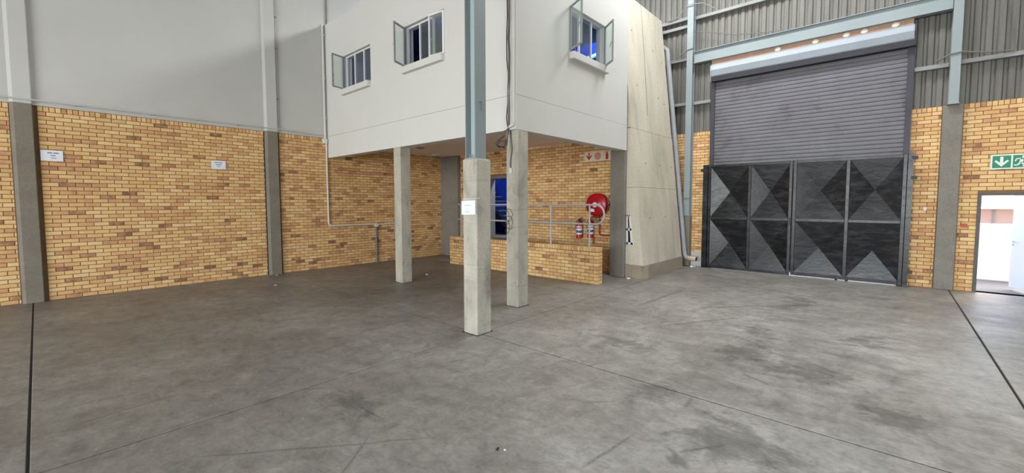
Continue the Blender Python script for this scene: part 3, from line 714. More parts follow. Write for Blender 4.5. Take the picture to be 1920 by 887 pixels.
while y_ < 12.2:
    w_ = 0.684
    if y_ + w_ <= OY0 + 0.02 or y_ >= OY1 - 0.02: sheet_mesh(y_, BH - 0.02, 9.5).build('sheet', 'cladding', cl)
    else:
        sheet_mesh(y_, OZ - 0.3 if (y_ > OY0 and y_ + w_ < OY1) else OZ - 0.3, 9.5).build('sheet', 'cladding', cl)
        if y_ < OY0:
            nr = int((OY0 - y_) / 0.171)
            if nr: sheet_mesh(y_, BH - 0.02, OZ - 0.3, nr).build('sheet', 'cladding', cl)
        if y_ + w_ > OY1:
            nr = int((y_ + w_ - OY1) / 0.171) + 1
            sheet_mesh(y_ + w_ - nr * 0.171, BH - 0.02, OZ - 0.3, nr).build('sheet', 'cladding', cl)
    y_ += w_
# girts: lipped channels
def girt(y0, y1, z, label, h=0.085):
    g_ = thing('steel_girt', (GX, (y0 + y1) / 2, z), label, 'girt')
    MB().box(GX - 0.06, GX - 0.052, y0, y1, z, z + h).build('web', 'girt_steel', g_)
    MB().box(GX - 0.052, GX + 0.084, y0, y1, z + h - 0.008, z + h).build('flange', 'girt_steel', g_)
    MB().box(GX - 0.052, GX + 0.084, y0, y1, z, z + 0.008).build('flange', 'girt_steel', g_)
girt(4.66, 5.5, 4.79, 'horizontal steel girt behind the drain pipe, lowest on the left')
girt(OY1 + 0.03, 4.46, 4.77, 'short steel girt between the left steel column and the shutter guide')
girt(-0.8, OY0 - 0.07, 4.77, 'short steel girt between the shutter guide and the right steel column')
girt(-6.2, -0.97, 4.79, 'steel girt running right from the right steel column above the exit sign')
girt(4.66, 5.5, 6.1, 'steel girt behind the drain pipe level with the lintel beam')
girt(4.66, 5.55, 7.28, 'uppermost steel girt left of the left steel column')
girt(4.66, 5.45, 7.05, 'second steel girt from the top left of the left steel column')
girt(-6.2, 4.46, 7.22, 'long steel girt high above the lintel beam')
# steel columns
def hcol(y0, y1, z0, z1, label):
    h_ = thing('steel_column', (12.98, (y0 + y1) / 2, z0), label, 'column')
    MB().box(12.88, 12.892, y0, y1, z0, z1).build('flange', 'steel_paint', h_)
    MB().box(13.085, 13.097, y0, y1, z0, z1).build('flange', 'steel_paint', h_)
    MB().box(12.892, 13.085, (y0 + y1) / 2 - 0.005, (y0 + y1) / 2 + 0.005, z0, z1).build('web', 'steel_paint', h_)
    MB().box(12.87, 13.09, y0 - 0.015, y1 + 0.015, z0 - 0.002, z0 + 0.014).build('base_plate', 'steel_paint', h_)
    return h_
hl = hcol(4.465, 4.635, 1.502, 9.45, 'pale grey-green steel column left of the roller shutter')
MB().box(12.86, 12.9, 4.455, 4.645, 2.0, 2.03).build('clip', 'conduit_grey', hl)
hcol(-0.965, -0.815, 3.952, 9.45, 'pale grey-green steel column standing on the right concrete pillar')
lb = thing('lintel_beam', (12.95, 1.8, 5.93), 'pale grey steel beam spanning above the roller shutter', 'beam')
MB().box(12.96, 12.97, -0.81, 4.46, 5.945, 6.25).build('web', 'steel_paint', lb)
MB().box(12.9, 13.08, -0.81, 4.46, 6.25, 6.266).build('flange', 'steel_paint', lb)
MB().box(12.9, 13.08, -0.81, 4.46, 5.93, 5.945).build('flange', 'steel_paint', lb)
# timber packing with foam blobs
tbm = thing('timber_packer', (13.0, 1.8, 5.78), 'brown timber board with foam blobs between beam and shutter hood', 'board')
MB().box(12.995, 13.08, -0.22, 3.97, 5.79, 5.928).build('board', 'timber_board', tbm)
for y_ in (2.35, 1.55, 0.95, 0.62, 0.08):
    bm = bmesh.new(); bmesh.ops.create_icosphere(bm, subdivisions=2, radius=1)
    for v in bm.verts: v.co = Vector((12.99 + v.co.x * 0.03, y_ + v.co.y * 0.075, 5.86 + v.co.z * 0.06))
    mb = MB(); mb.add_bm(bm); mb.build('foam_blob', 'foam', tbm, smooth=True)

# roller shutter
rs = thing('roller_shutter', (13.05, 1.88, 0.0), 'grey slatted roller shutter lowered behind the black gate', 'shutter')
prof = [(12.99, 5.43), (12.86, 5.43), (12.84, 5.45), (12.79, 5.6), (12.82, 5.72), (12.9, 5.77), (12.99, 5.78)]
MB().prism([(x, -0.235, z) for x, z in prof], (0, 4.17, 0)).build('hood', 'shutter_hood', rs)
MB().prism([(x, -0.235, z) for x, z in [(13.07, 5.3), (12.86, 5.3), (12.86, 5.43), (13.07, 5.43)]], (0, 4.17, 0)).build('hood_lip', 'dark_steel', rs)
MB().prism([(12.83, -0.27, 5.42), (12.78, -0.27, 5.6), (12.81, -0.27, 5.75), (12.9, -0.27, 5.8), (13.07, -0.27, 5.8), (13.07, -0.27, 5.3), (12.86, -0.27, 5.3)], (0, 0.03, 0)).build('end_plate', 'dark_steel', rs)
MB().prism([(12.84, 3.94, 5.43), (12.79, 3.94, 5.6), (12.82, 3.94, 5.73), (12.9, 3.94, 5.78), (13.07, 3.94, 5.78), (13.07, 3.94, 5.3), (12.86, 3.94, 5.3)], (0, 0.012, 0)).build('end_plate', 'shutter_hood', rs)
sl = None; z_ = 0.08; pitch = 0.0985; sm = None
while z_ < 5.36:
    if sm is None:
        pr2 = [(13.038, 0.0), (13.027, 0.008), (13.023, 0.03), (13.0225, 0.055), (13.025, 0.082), (13.036, 0.0865), (13.042, 0.0985), (13.05, 0.0985), (13.05, 0.0)]
        so = MB().prism([(x, OY0 + 0.03, z + z_) for x, z in pr2], (0, OY1 - OY0 - 0.09, 0)).build('slat', 'shutter_slat', rs, origin=(13.05, 1.88, z_)); sm = so.data
    else: link('slat', sm, (13.05, 1.88, z_), rs)
    z_ += pitch
MB().box(12.985, 13.09, OY1 - 0.1, OY1 + 0.005, 0, 5.32).build('guide', 'shutter_guide', rs)
MB().box(12.985, 13.09, OY0 - 0.055, OY0 + 0.05, 0, 5.32).build('guide', 'shutter_guide', rs)

# black gate: two leaves of pressed pyramid panels
GTX = 12.9
gp1 = thing('gate_post', (GTX, 4.03, 0), 'black steel gate post against the left brick jamb', 'post', 'gate posts')
MB().box(GTX - 0.04, GTX + 0.06, 3.955, 4.085, 0, 2.97).build('shaft', 'gate_paint', gp1)
MB().box(GTX - 0.05, GTX + 0.03, 4.085, 4.15, 2.78, 2.85).build('hinge', 'dark_steel', gp1)
gp2 = thing('gate_post', (GTX, -0.27, 0), 'grey-black steel gate post against the right brick jamb', 'post', 'gate posts')
MB().box(GTX - 0.04, GTX + 0.06, -0.33, -0.245, 0, 2.99).build('shaft', 'gate_paint', gp2)
for z_ in (2.84, 2.4, 0.3): MB().box(GTX - 0.05, GTX + 0.03, -0.4, -0.3, z_, z_ + 0.07).build('hinge', 'dark_steel', gp2)
def gate_leaf(y0, y1, ym, zb, label):
    gl = thing('gate_leaf', (GTX, (y0 + y1) / 2, zb), label, 'gate', 'leaves of the black gate')
    x0_, x1_ = GTX - 0.025, GTX + 0.025; w = 0.07; zt = 2.955; zm = 1.445
    for (a, b) in ((y0, y0 + w), (y1 - w, y1)): MB().cbox(x0_, x1_, a, b, zb, zt, 0.005).build('stile', 'gate_paint', gl)
    MB().cbox(x0_, x1_, ym - w / 2, ym + w / 2, zb + w, zt - w, 0.005).build('mullion', 'gate_paint', gl)
    for (a, b) in ((zb, zb + 0.08), (zt - w, zt)): MB().cbox(x0_, x1_, y0 + w, y1 - w, a, b, 0.005).build('rail', 'gate_paint', gl)
    for (a, b) in ((y0 + w, ym - w / 2), (ym + w / 2, y1 - w)):
        MB().cbox(x0_ - 0.004, x1_, a, b, zm - w / 2, zm + w / 2, 0.005).build('rail', 'gate_paint', gl)
        for (c, e) in ((zb + 0.08, zm - w / 2), (zm + w / 2, zt - w)):
            mb = MB(); ap = Vector((GTX + 0.115, (a + b) / 2, (c + e) / 2)); cs = [Vector((GTX + 0.005, a, c)), Vector((GTX + 0.005, b, c)), Vector((GTX + 0.005, b, e)), Vector((GTX + 0.005, a, e))]
            off = Vector((0.003, 0, 0))
            for k in range(4): mb.quad(cs[k], cs[(k + 1) % 4], ap)
            for k in range(4): mb.quad(cs[(k + 1) % 4] + off, cs[k] + off, ap + off)
            me = bpy.data.meshes.new('pyramid_panel'); org = Vector((GTX, (a + b) / 2, c)); me.from_pydata([v - org for v in mb.v], [], mb.f); me.materials.append(MATS['gate_paint'])
            link('pyramid_panel', me, org, gl)
    return gl
g1 = gate_leaf(1.905, 3.945, 2.88, 0.012, 'left leaf of the black gate with four pyramid panels')
g2 = gate_leaf(-0.235, 1.885, 0.79, 0.026, 'right leaf of the black gate with four pyramid panels')
MB().box(GTX - 0.045, GTX - 0.02, 1.906, 1.955, 1.3, 1.5).build('latch', 'dark_steel', g1)
for y_ in (0.94, 0.74): MB().lathe([(0.03, 0), (0.03, 0.022)], (GTX, y_, 0.002), (0, 0, 1), 10).build('drop_stop', 'dark_steel', g2)

# ------------------------------------------------------------------ open door on the right and the yard outside
d2 = thing('door_2', (GX, -1.8, 0), 'open steel framed doorway to the bright yard below the exit sign', 'door', None, 'structure')
MB().box(GX - 0.03, GX + 0.22, DY1 - 0.05, DY1 + 0.004, 0, DZ).build('jamb', 'frame_dark', d2)
MB().box(GX - 0.03, GX + 0.22, DY0 - 0.004, DY0 + 0.05, 0, DZ).build('jamb', 'frame_dark', d2)
MB().box(GX - 0.03, GX + 0.22, DY0 + 0.05, DY1 - 0.05, DZ - 0.05, DZ).build('head', 'frame_dark', d2)
hg = Vector((13.3, -2.22, 0)); fe = Vector((14.0, -1.985, 0)); dr = (fe - hg).normalized(); nr = Vector((-dr.y, dr.x, 0))
lf = MB().prism([(q.x, q.y, 0.06) for q in (hg - nr * 0.02, fe - nr * 0.02, fe + nr * 0.02, hg + nr * 0.02)], (0, 0, 1.98)).build('leaf', 'door_white', d2)
hp_ = fe - dr * 0.06 + nr * 0.02
MB().tube([hp_ + Vector((0, 0, 1.05)), hp_ + nr * 0.05 + Vector((0, 0, 1.05)), hp_ + nr * 0.05 - dr * 0.12 + Vector((0, 0, 1.04))], 0.01, 8).build('handle', 'chrome', lf)
MB().lathe([(0.022, 0), (0.022, 0.008)], hp_ + Vector((0, 0, 0.98)), nr, 10).build('keyhole', 'chrome', lf)
yd = MB().box(13.32, 60, -40, 40, -0.2, -0.005).build('ground_yard', 'yard_ground', origin=(30, 0, -0.2))
struct(yd, 'pale sunlit concrete yard outside the open door', 'ground')
yw = MB().box(15.6, 15.8, -9, 12, -0.005, 1.36).build('wall_yard', 'yard_wall_white', origin=(15.7, 0, 0))
struct(yw, 'low white boundary wall in the sun outside the open door', 'wall')
sh = thing('timber_shed', (26, -3.5, 0), 'pinkish brown shed far off beyond the yard wall, seen through the door', 'shed')
MB().box(25.5, 29, -6.2, -1.2, 0, 1.62).build('wall', 'shed_brown', sh)
MB().prism([(25.2, -6.6, 1.62), (29.3, -6.6, 1.62), (27.2, -6.6, 1.75)], (0, 6.0, 0)).build('roof', 'shed_roof', sh)
for k in range(8): MB().box(25.46, 25.5, -6.1 + k * 0.6, -6.04 + k * 0.6, 0, 1.62).build('batten', 'shed_roof', sh)

# ------------------------------------------------------------------ roof and rear walls, out of view
rf = struct(MB().box(-16.2, 13.4, -14.2, 12.5, 9.5, 9.6).build('ceiling', 'roof_sheet', origin=(2, 2, 9.5)), 'pale metal roof sheeting high above the warehouse', 'ceiling')
for k, (sx_, sy_, sl_, lab) in enumerate(((9.9, 5.5, 12, 'translucent roof sheet strip above the white block and leaning wall'), (5.2, -3.5, 9, 'added white roof sheet strip over the fill light above the open floor before the gate'), (1.0, -4.5, 9, 'added white roof sheet strip over the fill light above the viewer'))):  # sheets added above the area lamps; opaque, no light passes through them
    rs_ = thing('window_%d' % (4 + k), (sx_, sy_, 9.43), lab, 'roof light', None, 'structure')
    MB().box(sx_ - 0.7, sx_ + 0.7, sy_ - sl_ / 2, sy_ + sl_ / 2, 9.44, 9.498).build('sheet', 'white_paint', rs_)
    for e_ in (-1, 1): MB().box(sx_ + e_ * 0.72 - 0.02, sx_ + e_ * 0.72 + 0.02, sy_ - sl_ / 2, sy_ + sl_ / 2, 9.4, 9.498).build('edge_trim', 'girt_steel', rs_)
ww = wall_holes(MB(), lambda mb, a, b, c, e: mb.box(a, b, -14.2, -14.0, c, e), -16.2, 13.4, 0, 9.5, [(-3.2, 5.2, 0.0, 5.8)]).build('wall_rear', 'side_wall', origin=(2, -14.1, 0))
struct(ww, 'plain wall with a wide opening behind the viewer', 'wall')
ww = wall_holes(MB(), lambda mb, a, b, c, e: mb.box(-16.2, -16.0, a, b, c, e), -14.0, 12.4, 0, 9.5, [(-5.2, 7.2, 0.0, 5.8)]).build('wall_west', 'side_wall', origin=(-16.1, 2, 0))
struct(ww, 'plain wall with the wide loading opening on the left side', 'wall')
struct(MB().box(-16.0, -4.2, WL, WL + 0.2, 0, 9.5).build('wall_left_end', 'side_wall', origin=(-10, WL, 0)), 'plain end of the left wall beyond the brick bays', 'wall')
struct(MB().box(GX, GX + 0.2, -14.0, -6.2, 0, 9.5).build('wall_right_end', 'side_wall', origin=(GX, -10, 0)), 'plain end of the right wall beyond the brick bays', 'wall')

# ------------------------------------------------------------------ conduits, pipes and cables
cd = thing('wall_conduit', (5.57, 12.1, 1.2), 'white conduit dropping beside the block and running along the brick wall', 'conduit')
CY = WL - 0.03
MB().tube([(5.57, CY, 6.92), (5.57, CY, 3.7)], 0.028, 8).build('riser', 'conduit_white', cd, smooth=True)
MB().tube([(5.6, CY, 3.6), (5.61, CY, 1.32)] + arcpts((5.69, CY, 1.32), (-1, 0, 0), (0, 0, -1), 0.08, 0, 90, 5) + [(7.15, CY, 1.215), (8.1, CY, 1.225)], 0.024, 8).build('run', 'conduit_white', cd, smooth=True)
MB().cbox(5.5, 5.62, CY - 0.05, CY + 0.03, 3.58, 3.72, 0.01).build('junction_box', 'conduit_white', cd)
for z_ in (6.6, 5.4, 4.3): MB().box(5.53, 5.61, CY - 0.032, CY + 0.03, z_, z_ + 0.03).build('clip', 'conduit_white', cd)
dc = thing('drop_conduit', (7.13, 12.1, 0), 'grey conduit dropping from a white junction box to the floor', 'conduit')
MB().tube([(7.13, CY, 0.0), (7.13, CY, 1.14)], 0.03, 8).build('pipe', 'conduit_grey', dc, smooth=True)
MB().lathe([(0.055, 0), (0.055, 0.06)], (7.13, CY - 0.035, 1.19), (0, 1, 0), 12).build('junction_box', 'conduit_white', dc)
MB().box(7.06, 7.2, CY - 0.03, CY + 0.02, 1.15, 1.21).build('box_arm', 'conduit_white', dc)
hc = thing('ledge_conduit', (1, 12.1, 3.82), 'thin painted conduit running level along the top of the left brickwork', 'conduit')
MB().tube([(-4.2, WL - 0.085, 3.835), (-0.3, WL - 0.085, 3.83), (0.1, WL - 0.085, 3.83), (4.36, WL - 0.085, 3.83), (5.5, WL - 0.03, 3.8)], 0.013, 6).build('pipe', 'plaster_grey', hc)
for x_ in (0.6, 1.75, 2.55, 3.4, 4.7): MB().box(x_ - 0.015, x_ + 0.015, WL - 0.1, WL, 3.815, 3.85).build('clip', 'plaster_grey', hc)
pc = thing('pilaster_conduit', (4.34, 12.1, 3.8), 'thin vertical conduit with clips on the right edge of the middle pilaster', 'conduit')
MB().tube([(4.33, WL - 0.03, 3.85), (4.33, WL - 0.03, 9.4)], 0.014, 6).build('pipe', 'plaster_grey', pc)
for z_ in (4.6, 5.9, 6.7): MB().box(4.31, 4.355, WL - 0.055, WL, z_, z_ + 0.03).build('clip', 'conduit_grey', pc)
vc = thing('upper_conduit', (5.72, 12.1, 6.92), 'dark vertical conduit on the upper left wall rising from behind the block', 'conduit')
MB().tube([(5.7, WL - 0.02, 6.9), (5.7, WL - 0.02, 9.4)], 0.018, 6).build('pipe', 'conduit_grey', vc)

# corner trunking and cables
tk = thing('corner_trunking', (5.63, 5.02, 3.2), 'white cable trunking down the corner of the white block', 'trunking')
MB().box(BX - 0.028, BX, 4.965, 5.02, 3.24, 6.9).build('channel', 'conduit_white', tk)
MB().box(BX - 0.02, BX, 5.035, 5.06, 3.24, 6.9).build('channel', 'conduit_white', tk)
MB().prism([(BX - 0.05, 4.97, 3.245), (BX - 0.05, 5.24, 3.165), (BX - 0.05, 5.24, 3.195), (BX - 0.05, 4.97, 3.285)], (0.05, 0, 0)).build('bracket', 'conduit_white', tk)
def cable(name, pts, rad, m, label, group=None):
    o = MB().tube(pts, rad, 6).build(name, m, smooth=True); return tag(o, label, 'cable', group)
def wob_line(x, y, z0, z1, n, ax, ay):
    return [(x - abs(random.uniform(0, ax)), y + random.uniform(-ay, ay), z0 + (z1 - z0) * k / n) for k in range(n + 1)]
cable('loose_cable', wob_line(BX - 0.02, 5.1, 6.9, 3.1, 16, 0.03, 0.018), 0.012, 'cable_grey', 'grey loose cable hanging beside the white corner trunking')
cable('loose_cable', wob_line(BX - 0.03, 5.115, 6.9, 2.9, 16, 0.03, 0.02), 0.01, 'black_rubber', 'black loose cable hanging beside the white corner trunking')
cable('loose_cable', wob_line(BX - 0.04, 5.085, 6.0, 3.2, 9, 0.03, 0.02), 0.008, 'conduit_grey', 'thin dark cable twisted against the corner trunking')
cable('cable_coil', [(5.66, 5.24, 3.1), (5.6, 5.33, 3.02), (5.6, 5.4, 2.96), (5.62, 5.34, 2.9), (5.64, 5.22, 2.9), (5.63, 5.18, 3.0), (5.6, 5.3, 3.0), (5.6, 5.36, 2.93), (5.64, 5.2, 2.87)], 0.009, 'black_rubber', 'small black cable coil at the top of the corner column')
cable('column_cable', [(5.69, 5.13, 3.18), (5.692, 5.11, 3.0), (5.69, 5.09, 2.85), (5.69, 5.13, 2.6), (5.69, 5.12, 2.52)], 0.016, 'cable_grey', 'grey cable stub running down the top of the corner column')
MBs = MB().cbox(5.675, 5.705, 5.09, 5.14, 2.42, 2.52, 0.006); tag(MBs.build('cable_clip', 'conduit_white'), 'small white clip at the end of the cable on the corner column', 'clip')
for k, lab in enumerate(('tangled black wire loop on the left edge of the corner column', 'thin black wire bowing across the corner column')):
    pts = []; cy_, cz_ = (5.19, 1.55) if k == 0 else (5.13, 1.62)
    for q in range(22):
        an = q * 0.62; ra = 0.05 + 0.05 * random.random()
        pts.append((5.69 - 0.012 * random.random() - 0.006, cy_ + ra * math.cos(an) * (0.6 if k == 0 else 1.0), cz_ + 0.14 - q * 0.015 + ra * math.sin(an)))
    cable('wire_tangle', pts, 0.004, 'black_rubber', lab)

# drain pipe beside the gate wall
dp = thing('drain_pipe', (12.85, 4.6, 0.2), 'grey plastic drain pipe sloping down beside the leaning concrete wall', 'pipe')
PT = Vector((12.72, 5.145, 6.35)); PB = Vector((12.72, 4.53, 0.45))
MB().tube([(12.6, 5.36, 6.5), (12.66, 5.26, 6.52), PT + Vector((0, 0.01, 0.07)), PT, PB], 0.07, 14).build('pipe', 'pvc_grey', dp, smooth=True)
for q in (0.14, 0.33, 0.60, 0.82):
    c = PT.lerp(PB, q); MB().tube([c + (PT - PB).normalized() * 0.025, c - (PT - PB).normalized() * 0.025], 0.074, 14).build('coupling', 'pvc_grey', dp, smooth=True)
MB().tube([PB, (12.72, 4.51, 0.33), (12.72, 4.46, 0.265), (12.72, 4.39, 0.25)], 0.074, 14).build('bend', 'pvc_grey', dp, smooth=True)
MB().box(12.76, 12.878, 4.58, 4.62, 1.1, 1.14).build('strap', 'girt_steel', dp)
MB().tube([(12.72, 4.39, 0.25), (12.72, 4.18, 0.245)], 0.07, 14).build('spout', 'elbow_tan', dp, smooth=True)
MB().lathe([(0.06, 0), (0.06, 0.004)], (12.72, 4.1795, 0.245), (0, -1, 0), 14).build('spout_mouth', 'dark_void', dp)

# cables hopping over the steel columns on the gate wall
cable('girt_cable', [(13.0, 5.3, 7.37), (12.98, 4.9, 7.41), (12.84, 4.68, 7.58), (12.83, 4.5, 7.6), (12.86, 4.2, 7.55), (13.0, 3.9, 7.35)], 0.013, 'girt_steel', 'grey cable hopping over the left steel column near the top')
cable('girt_cable', [(13.0, 5.0, 6.2), (12.92, 4.78, 6.3), (12.86, 4.63, 6.34), (12.86, 4.45, 6.36)], 0.012, 'girt_steel', 'grey cable bending across the left steel column at the lintel beam')
cable('girt_cable', [(13.02, -0.6, 4.92), (12.86, -0.8, 4.98), (12.86, -0.97, 5.0), (12.95, -1.3, 4.93), (13.02, -1.7, 4.9)], 0.014, 'conduit_grey', 'grey cable crossing the right steel column')
cable('slack_cable', [(12.99, 4.45, 6.85), (12.98, 4.0, 6.72), (12.97, 3.4, 6.5), (12.97, 2.9, 6.4), (12.96, 2.2, 6.3)], 0.011, 'cable_grey', 'slack thin cable drooping onto the lintel beam')

# ------------------------------------------------------------------ fire point
hr = thing('fire_hose_reel', (9.75, 5.72, 1.54), 'round red fire hose reel on the recess wall beside the concrete column', 'hose reel')
hcx = Vector((9.86, 5.73, 1.835))
MB().lathe([(0.27, 0.0), (0.295, 0.008), (0.3, 0.03), (0.285, 0.04), (0.2, 0.055), (0.2, 0.15)], hcx, (-1, 0, 0), 40).build('back_disc', 'red_gloss', hr, smooth=True)
MB().lathe([(0.26, 0.05), (0.285, 0.07), (0.285, 0.12), (0.26, 0.14)], hcx, (-1, 0, 0), 40).build('hose_coil', 'black_rubber', hr, smooth=True)
MB().lathe([(0.2, 0.14), (0.29, 0.145), (0.3, 0.155), (0.3, 0.17), (0.285, 0.185), (0.2, 0.2), (0.1, 0.215), (0.06, 0.235)], hcx, (-1, 0, 0), 40).build('front_disc', 'red_gloss', hr, smooth=True)
MB().lathe([(0.068, 0.225), (0.068, 0.245), (0.05, 0.262)], hcx, (-1, 0, 0), 20).build('hub', 'white_paint', hr, smooth=True)
MB().box(9.648, 9.652, 5.755, 5.88, 1.655, 1.735).build('label_plate', 'paper', hr)
MB().tube([(9.78, 5.5, 1.835), (9.78, 5.44, 1.835), (9.88, 5.42, 1.835)], 0.018, 8).build('swivel', 'red_dull', hr)
MB().tube([(9.66, 5.78, 1.55), (9.66, 5.7, 1.5), (9.68, 5.62, 1.53)], 0.014, 8).build('nozzle', 'black_rubber', hr)
rpp = thing('fire_water_pipe', (9.87, 5.6, 1.04), 'red water pipe bending along the wall below the hose reel', 'pipe')
MB().tube([(9.865, 5.72, 1.53), (9.865, 5.72, 1.1)] + arcpts((9.865, 5.66, 1.1), (0, 1, 0), (0, 0, -1), 0.06, 0, 90, 4) + [(9.865, 5.375, 1.04)], 0.02, 8).build('pipe', 'red_dull', rpp, smooth=True)
def extinguisher(y, z, label):
    e = thing('fire_extinguisher', (9.8, y, z), label, 'extinguisher', 'fire extinguishers below the hose reel')
    o = Vector((9.79, y, z))
    MB().lathe([(0.07, 0), (0.08, 0.01), (0.08, 0.36), (0.074, 0.4), (0.05, 0.435), (0.026, 0.45), (0.026, 0.475)], o, (0, 0, 1), 24).build('cylinder', 'red_gloss', e, smooth=True)
    MB().lathe([(0.0815, 0.11), (0.0815, 0.33)], o, (0, 0, 1), 24).build('label_band', 'paper', e, smooth=True)
    MB().lathe([(0.0822, 0.15), (0.0822, 0.22)], o, (0, 0, 1), 24).build('label_stripe', 'label_blue', e, smooth=True)
    MB().lathe([(0.0822, 0.27), (0.0822, 0.295)], o, (0, 0, 1), 24).build('label_stripe', 'sign_red', e, smooth=True)
    MB().lathe([(0.03, 0.47), (0.03, 0.5), (0.015, 0.515)], o, (0, 0, 1), 12).build('valve', 'black_rubber', e, smooth=True)
    MB().tube([o + Vector((0, 0.02, 0.51)), o + Vector((-0.02, -0.06, 0.56)), o + Vector((-0.03, -0.11, 0.55))], 0.01, 6).build('handle', 'black_rubber', e)
    MB().tube([o + Vector((0, 0.02, 0.5)), o + Vector((-0.02, -0.06, 0.5)), o + Vector((-0.03, -0.1, 0.49))], 0.009, 6).build('lever', 'red_dull', e)
    MB().tube([o + Vector((0, 0.02, 0.49)), o + Vector((-0.01, 0.09, 0.46)), o + Vector((-0.01, 0.105, 0.36)), o + Vector((-0.01, 0.09, 0.2))], 0.009, 6).build('hose', 'black_rubber', e, smooth=True)
    MB().box(9.86, 9.893, y - 0.03, y + 0.03, z + 0.3, z + 0.45).build('wall_hook', 'dark_steel', e)
extinguisher(6.3, 0.925, 'red fire extinguisher hung left of the railing end post')
extinguisher(5.95, 0.955, 'red fire extinguisher hung directly under the hose reel')
tag(MB().cbox(9.87, 9.895, 5.87, 5.94, 0.8, 0.95, 0.005).build('wooden_block', 'brass_wood'), 'small brown wooden block on the wall under the right extinguisher', 'block')

def flat(mb, P, pts, dep=0.0015):
    vec = P(0, 0, 1) - P(0, 0, 0)
    mb.prism([P(a, b, 0) for a, b in pts], vec * dep); return mb
def ring_pts(cx, cy, r0, r1, a0, a1, n):
    o = [(cx + r1 * math.cos(a0 + (a1 - a0) * k / n), cy + r1 * math.sin(a0 + (a1 - a0) * k / n)) for k in range(n + 1)]
    i = [(cx + r0 * math.cos(a0 + (a1 - a0) * k / n), cy + r0 * math.sin(a0 + (a1 - a0) * k / n)) for k in range(n + 1)]
    return o, i
# fire sign
fs = thing('fire_sign', (9.88, 5.8, 2.985), 'cream fire sign with red arrow, hose reel and extinguisher symbols', 'sign')
SW, SHT = 0.79, 0.255
P = lambda a, b, c: Vector((9.878 - c, 6.2 - a, 2.985 + b))      # a to the right, b up
flat(MB(), lambda a, b, c: Vector((9.896 - c, 6.2 - a, 2.985 + b)), [(0, 0), (SW, 0), (SW, SHT), (0, SHT)], 0.018).build('board', 'sign_cream', fs)
flat(MB(), P, [(0.115, 0.23), (0.155, 0.23), (0.155, 0.12), (0.205, 0.17), (0.225, 0.15), (0.135, 0.035), (0.045, 0.15), (0.065, 0.17), (0.115, 0.12)]).build('arrow', 'sign_red', fs)
for k in range(5):
    o_, i_ = ring_pts(0.395, 0.127, 0.004 + 0.02 * k, 0.017 + 0.02 * k, 0, 2 * math.pi, 28); mb = MB()
    for q in range(28): flat(mb, P, [i_[q], o_[q], o_[q + 1], i_[q + 1]])
    mb.build('spiral', 'sign_rose' if k else 'sign_red', fs)
mb = MB(); flat(mb, P, [(0.63, 0.03), (0.71, 0.03), (0.71, 0.16), (0.69, 0.19), (0.65, 0.19), (0.63, 0.16)]); flat(mb, P, [(0.655, 0.19), (0.685, 0.19), (0.685, 0.225), (0.655, 0.225)]); flat(mb, P, [(0.6, 0.2), (0.655, 0.21), (0.72, 0.225), (0.72, 0.235), (0.655, 0.225), (0.6, 0.215)])
mb.build('extinguisher_symbol', 'sign_red', fs)
# exit sign
es = thing('exit_sign', (GX, -1.9, 2.565), 'green and white exit sign above the open door', 'sign')
EW, EH = 0.86, 0.295
P0 = lambda a, b, c: Vector((GX - 0.004 - c, -1.485 - a, 2.563 + b)); P = lambda a, b, c: Vector((GX - 0.022 - c, -1.485 - a, 2.563 + b)); P2 = lambda a, b, c: Vector((GX - 0.0238 - c, -1.485 - a, 2.563 + b))
flat(MB(), P0, [(0, 0), (EW, 0), (EW, EH), (0, EH)], 0.018).build('board', 'sign_white', es)
flat(MB(), P, [(0.025, 0.025), (0.275, 0.025), (0.275, 0.27), (0.025, 0.27)]).build('green_field', 'sign_green', es)
flat(MB(), P, [(0.3, 0.025), (0.835, 0.025), (0.835, 0.27), (0.3, 0.27)]).build('green_field', 'sign_green', es)
flat(MB(), P2, [(0.128, 0.25), (0.172, 0.25), (0.172, 0.13), (0.225, 0.185), (0.25, 0.16), (0.15, 0.05), (0.05, 0.16), (0.075, 0.185), (0.128, 0.13)]).build('arrow', 'sign_white', es)
mb = MB()
def seg(p, q, w):
    p = Vector(p); q = Vector(q); n_ = Vector((-(q - p).y, (q - p).x)).normalized() * w / 2
    flat(mb, P2, [tuple(p + n_), tuple(q + n_), tuple(q - n_), tuple(p - n_)])
flat(mb, P2, [(0.44 + 0.025 * math.cos(k * math.pi / 5), 0.235 + 0.025 * math.sin(k * math.pi / 5)) for k in range(10)])
seg((0.43, 0.205), (0.40, 0.12), 0.045); seg((0.42, 0.195), (0.35, 0.2), 0.022); seg((0.35, 0.2), (0.33, 0.15), 0.02); seg((0.43, 0.19), (0.49, 0.16), 0.02)
seg((0.40, 0.12), (0.45, 0.09), 0.028); seg((0.45, 0.09), (0.44, 0.04), 0.024); seg((0.40, 0.12), (0.36, 0.07), 0.028); seg((0.36, 0.07), (0.315, 0.075), 0.022)
flat(mb, P2, [(0.56, 0.04), (0.72, 0.04), (0.72, 0.25), (0.56, 0.25)])
mb.build('running_figure', 'sign_white', es)
st_ = MB().box(GX - 0.008, GX - 0.003, -1.215, -1.12, 1.36, 1.44).build('red_sticker', 'sticker_red'); tag(st_, 'small faded red sticker on the bricks beside the open door', 'sticker')
sw = thing('wall_switch', (GX, -0.56, 1.72), 'small pale switch on the bricks right of the black gate', 'switch')
MB().cbox(GX - 0.025, GX - 0.002, -0.585, -0.53, 1.71, 1.785, 0.004).build('plate', 'conduit_white', sw)
MB().box(GX - 0.03, GX - 0.024, -0.565, -0.55, 1.735, 1.76).build('rocker', 'white_paint', sw)

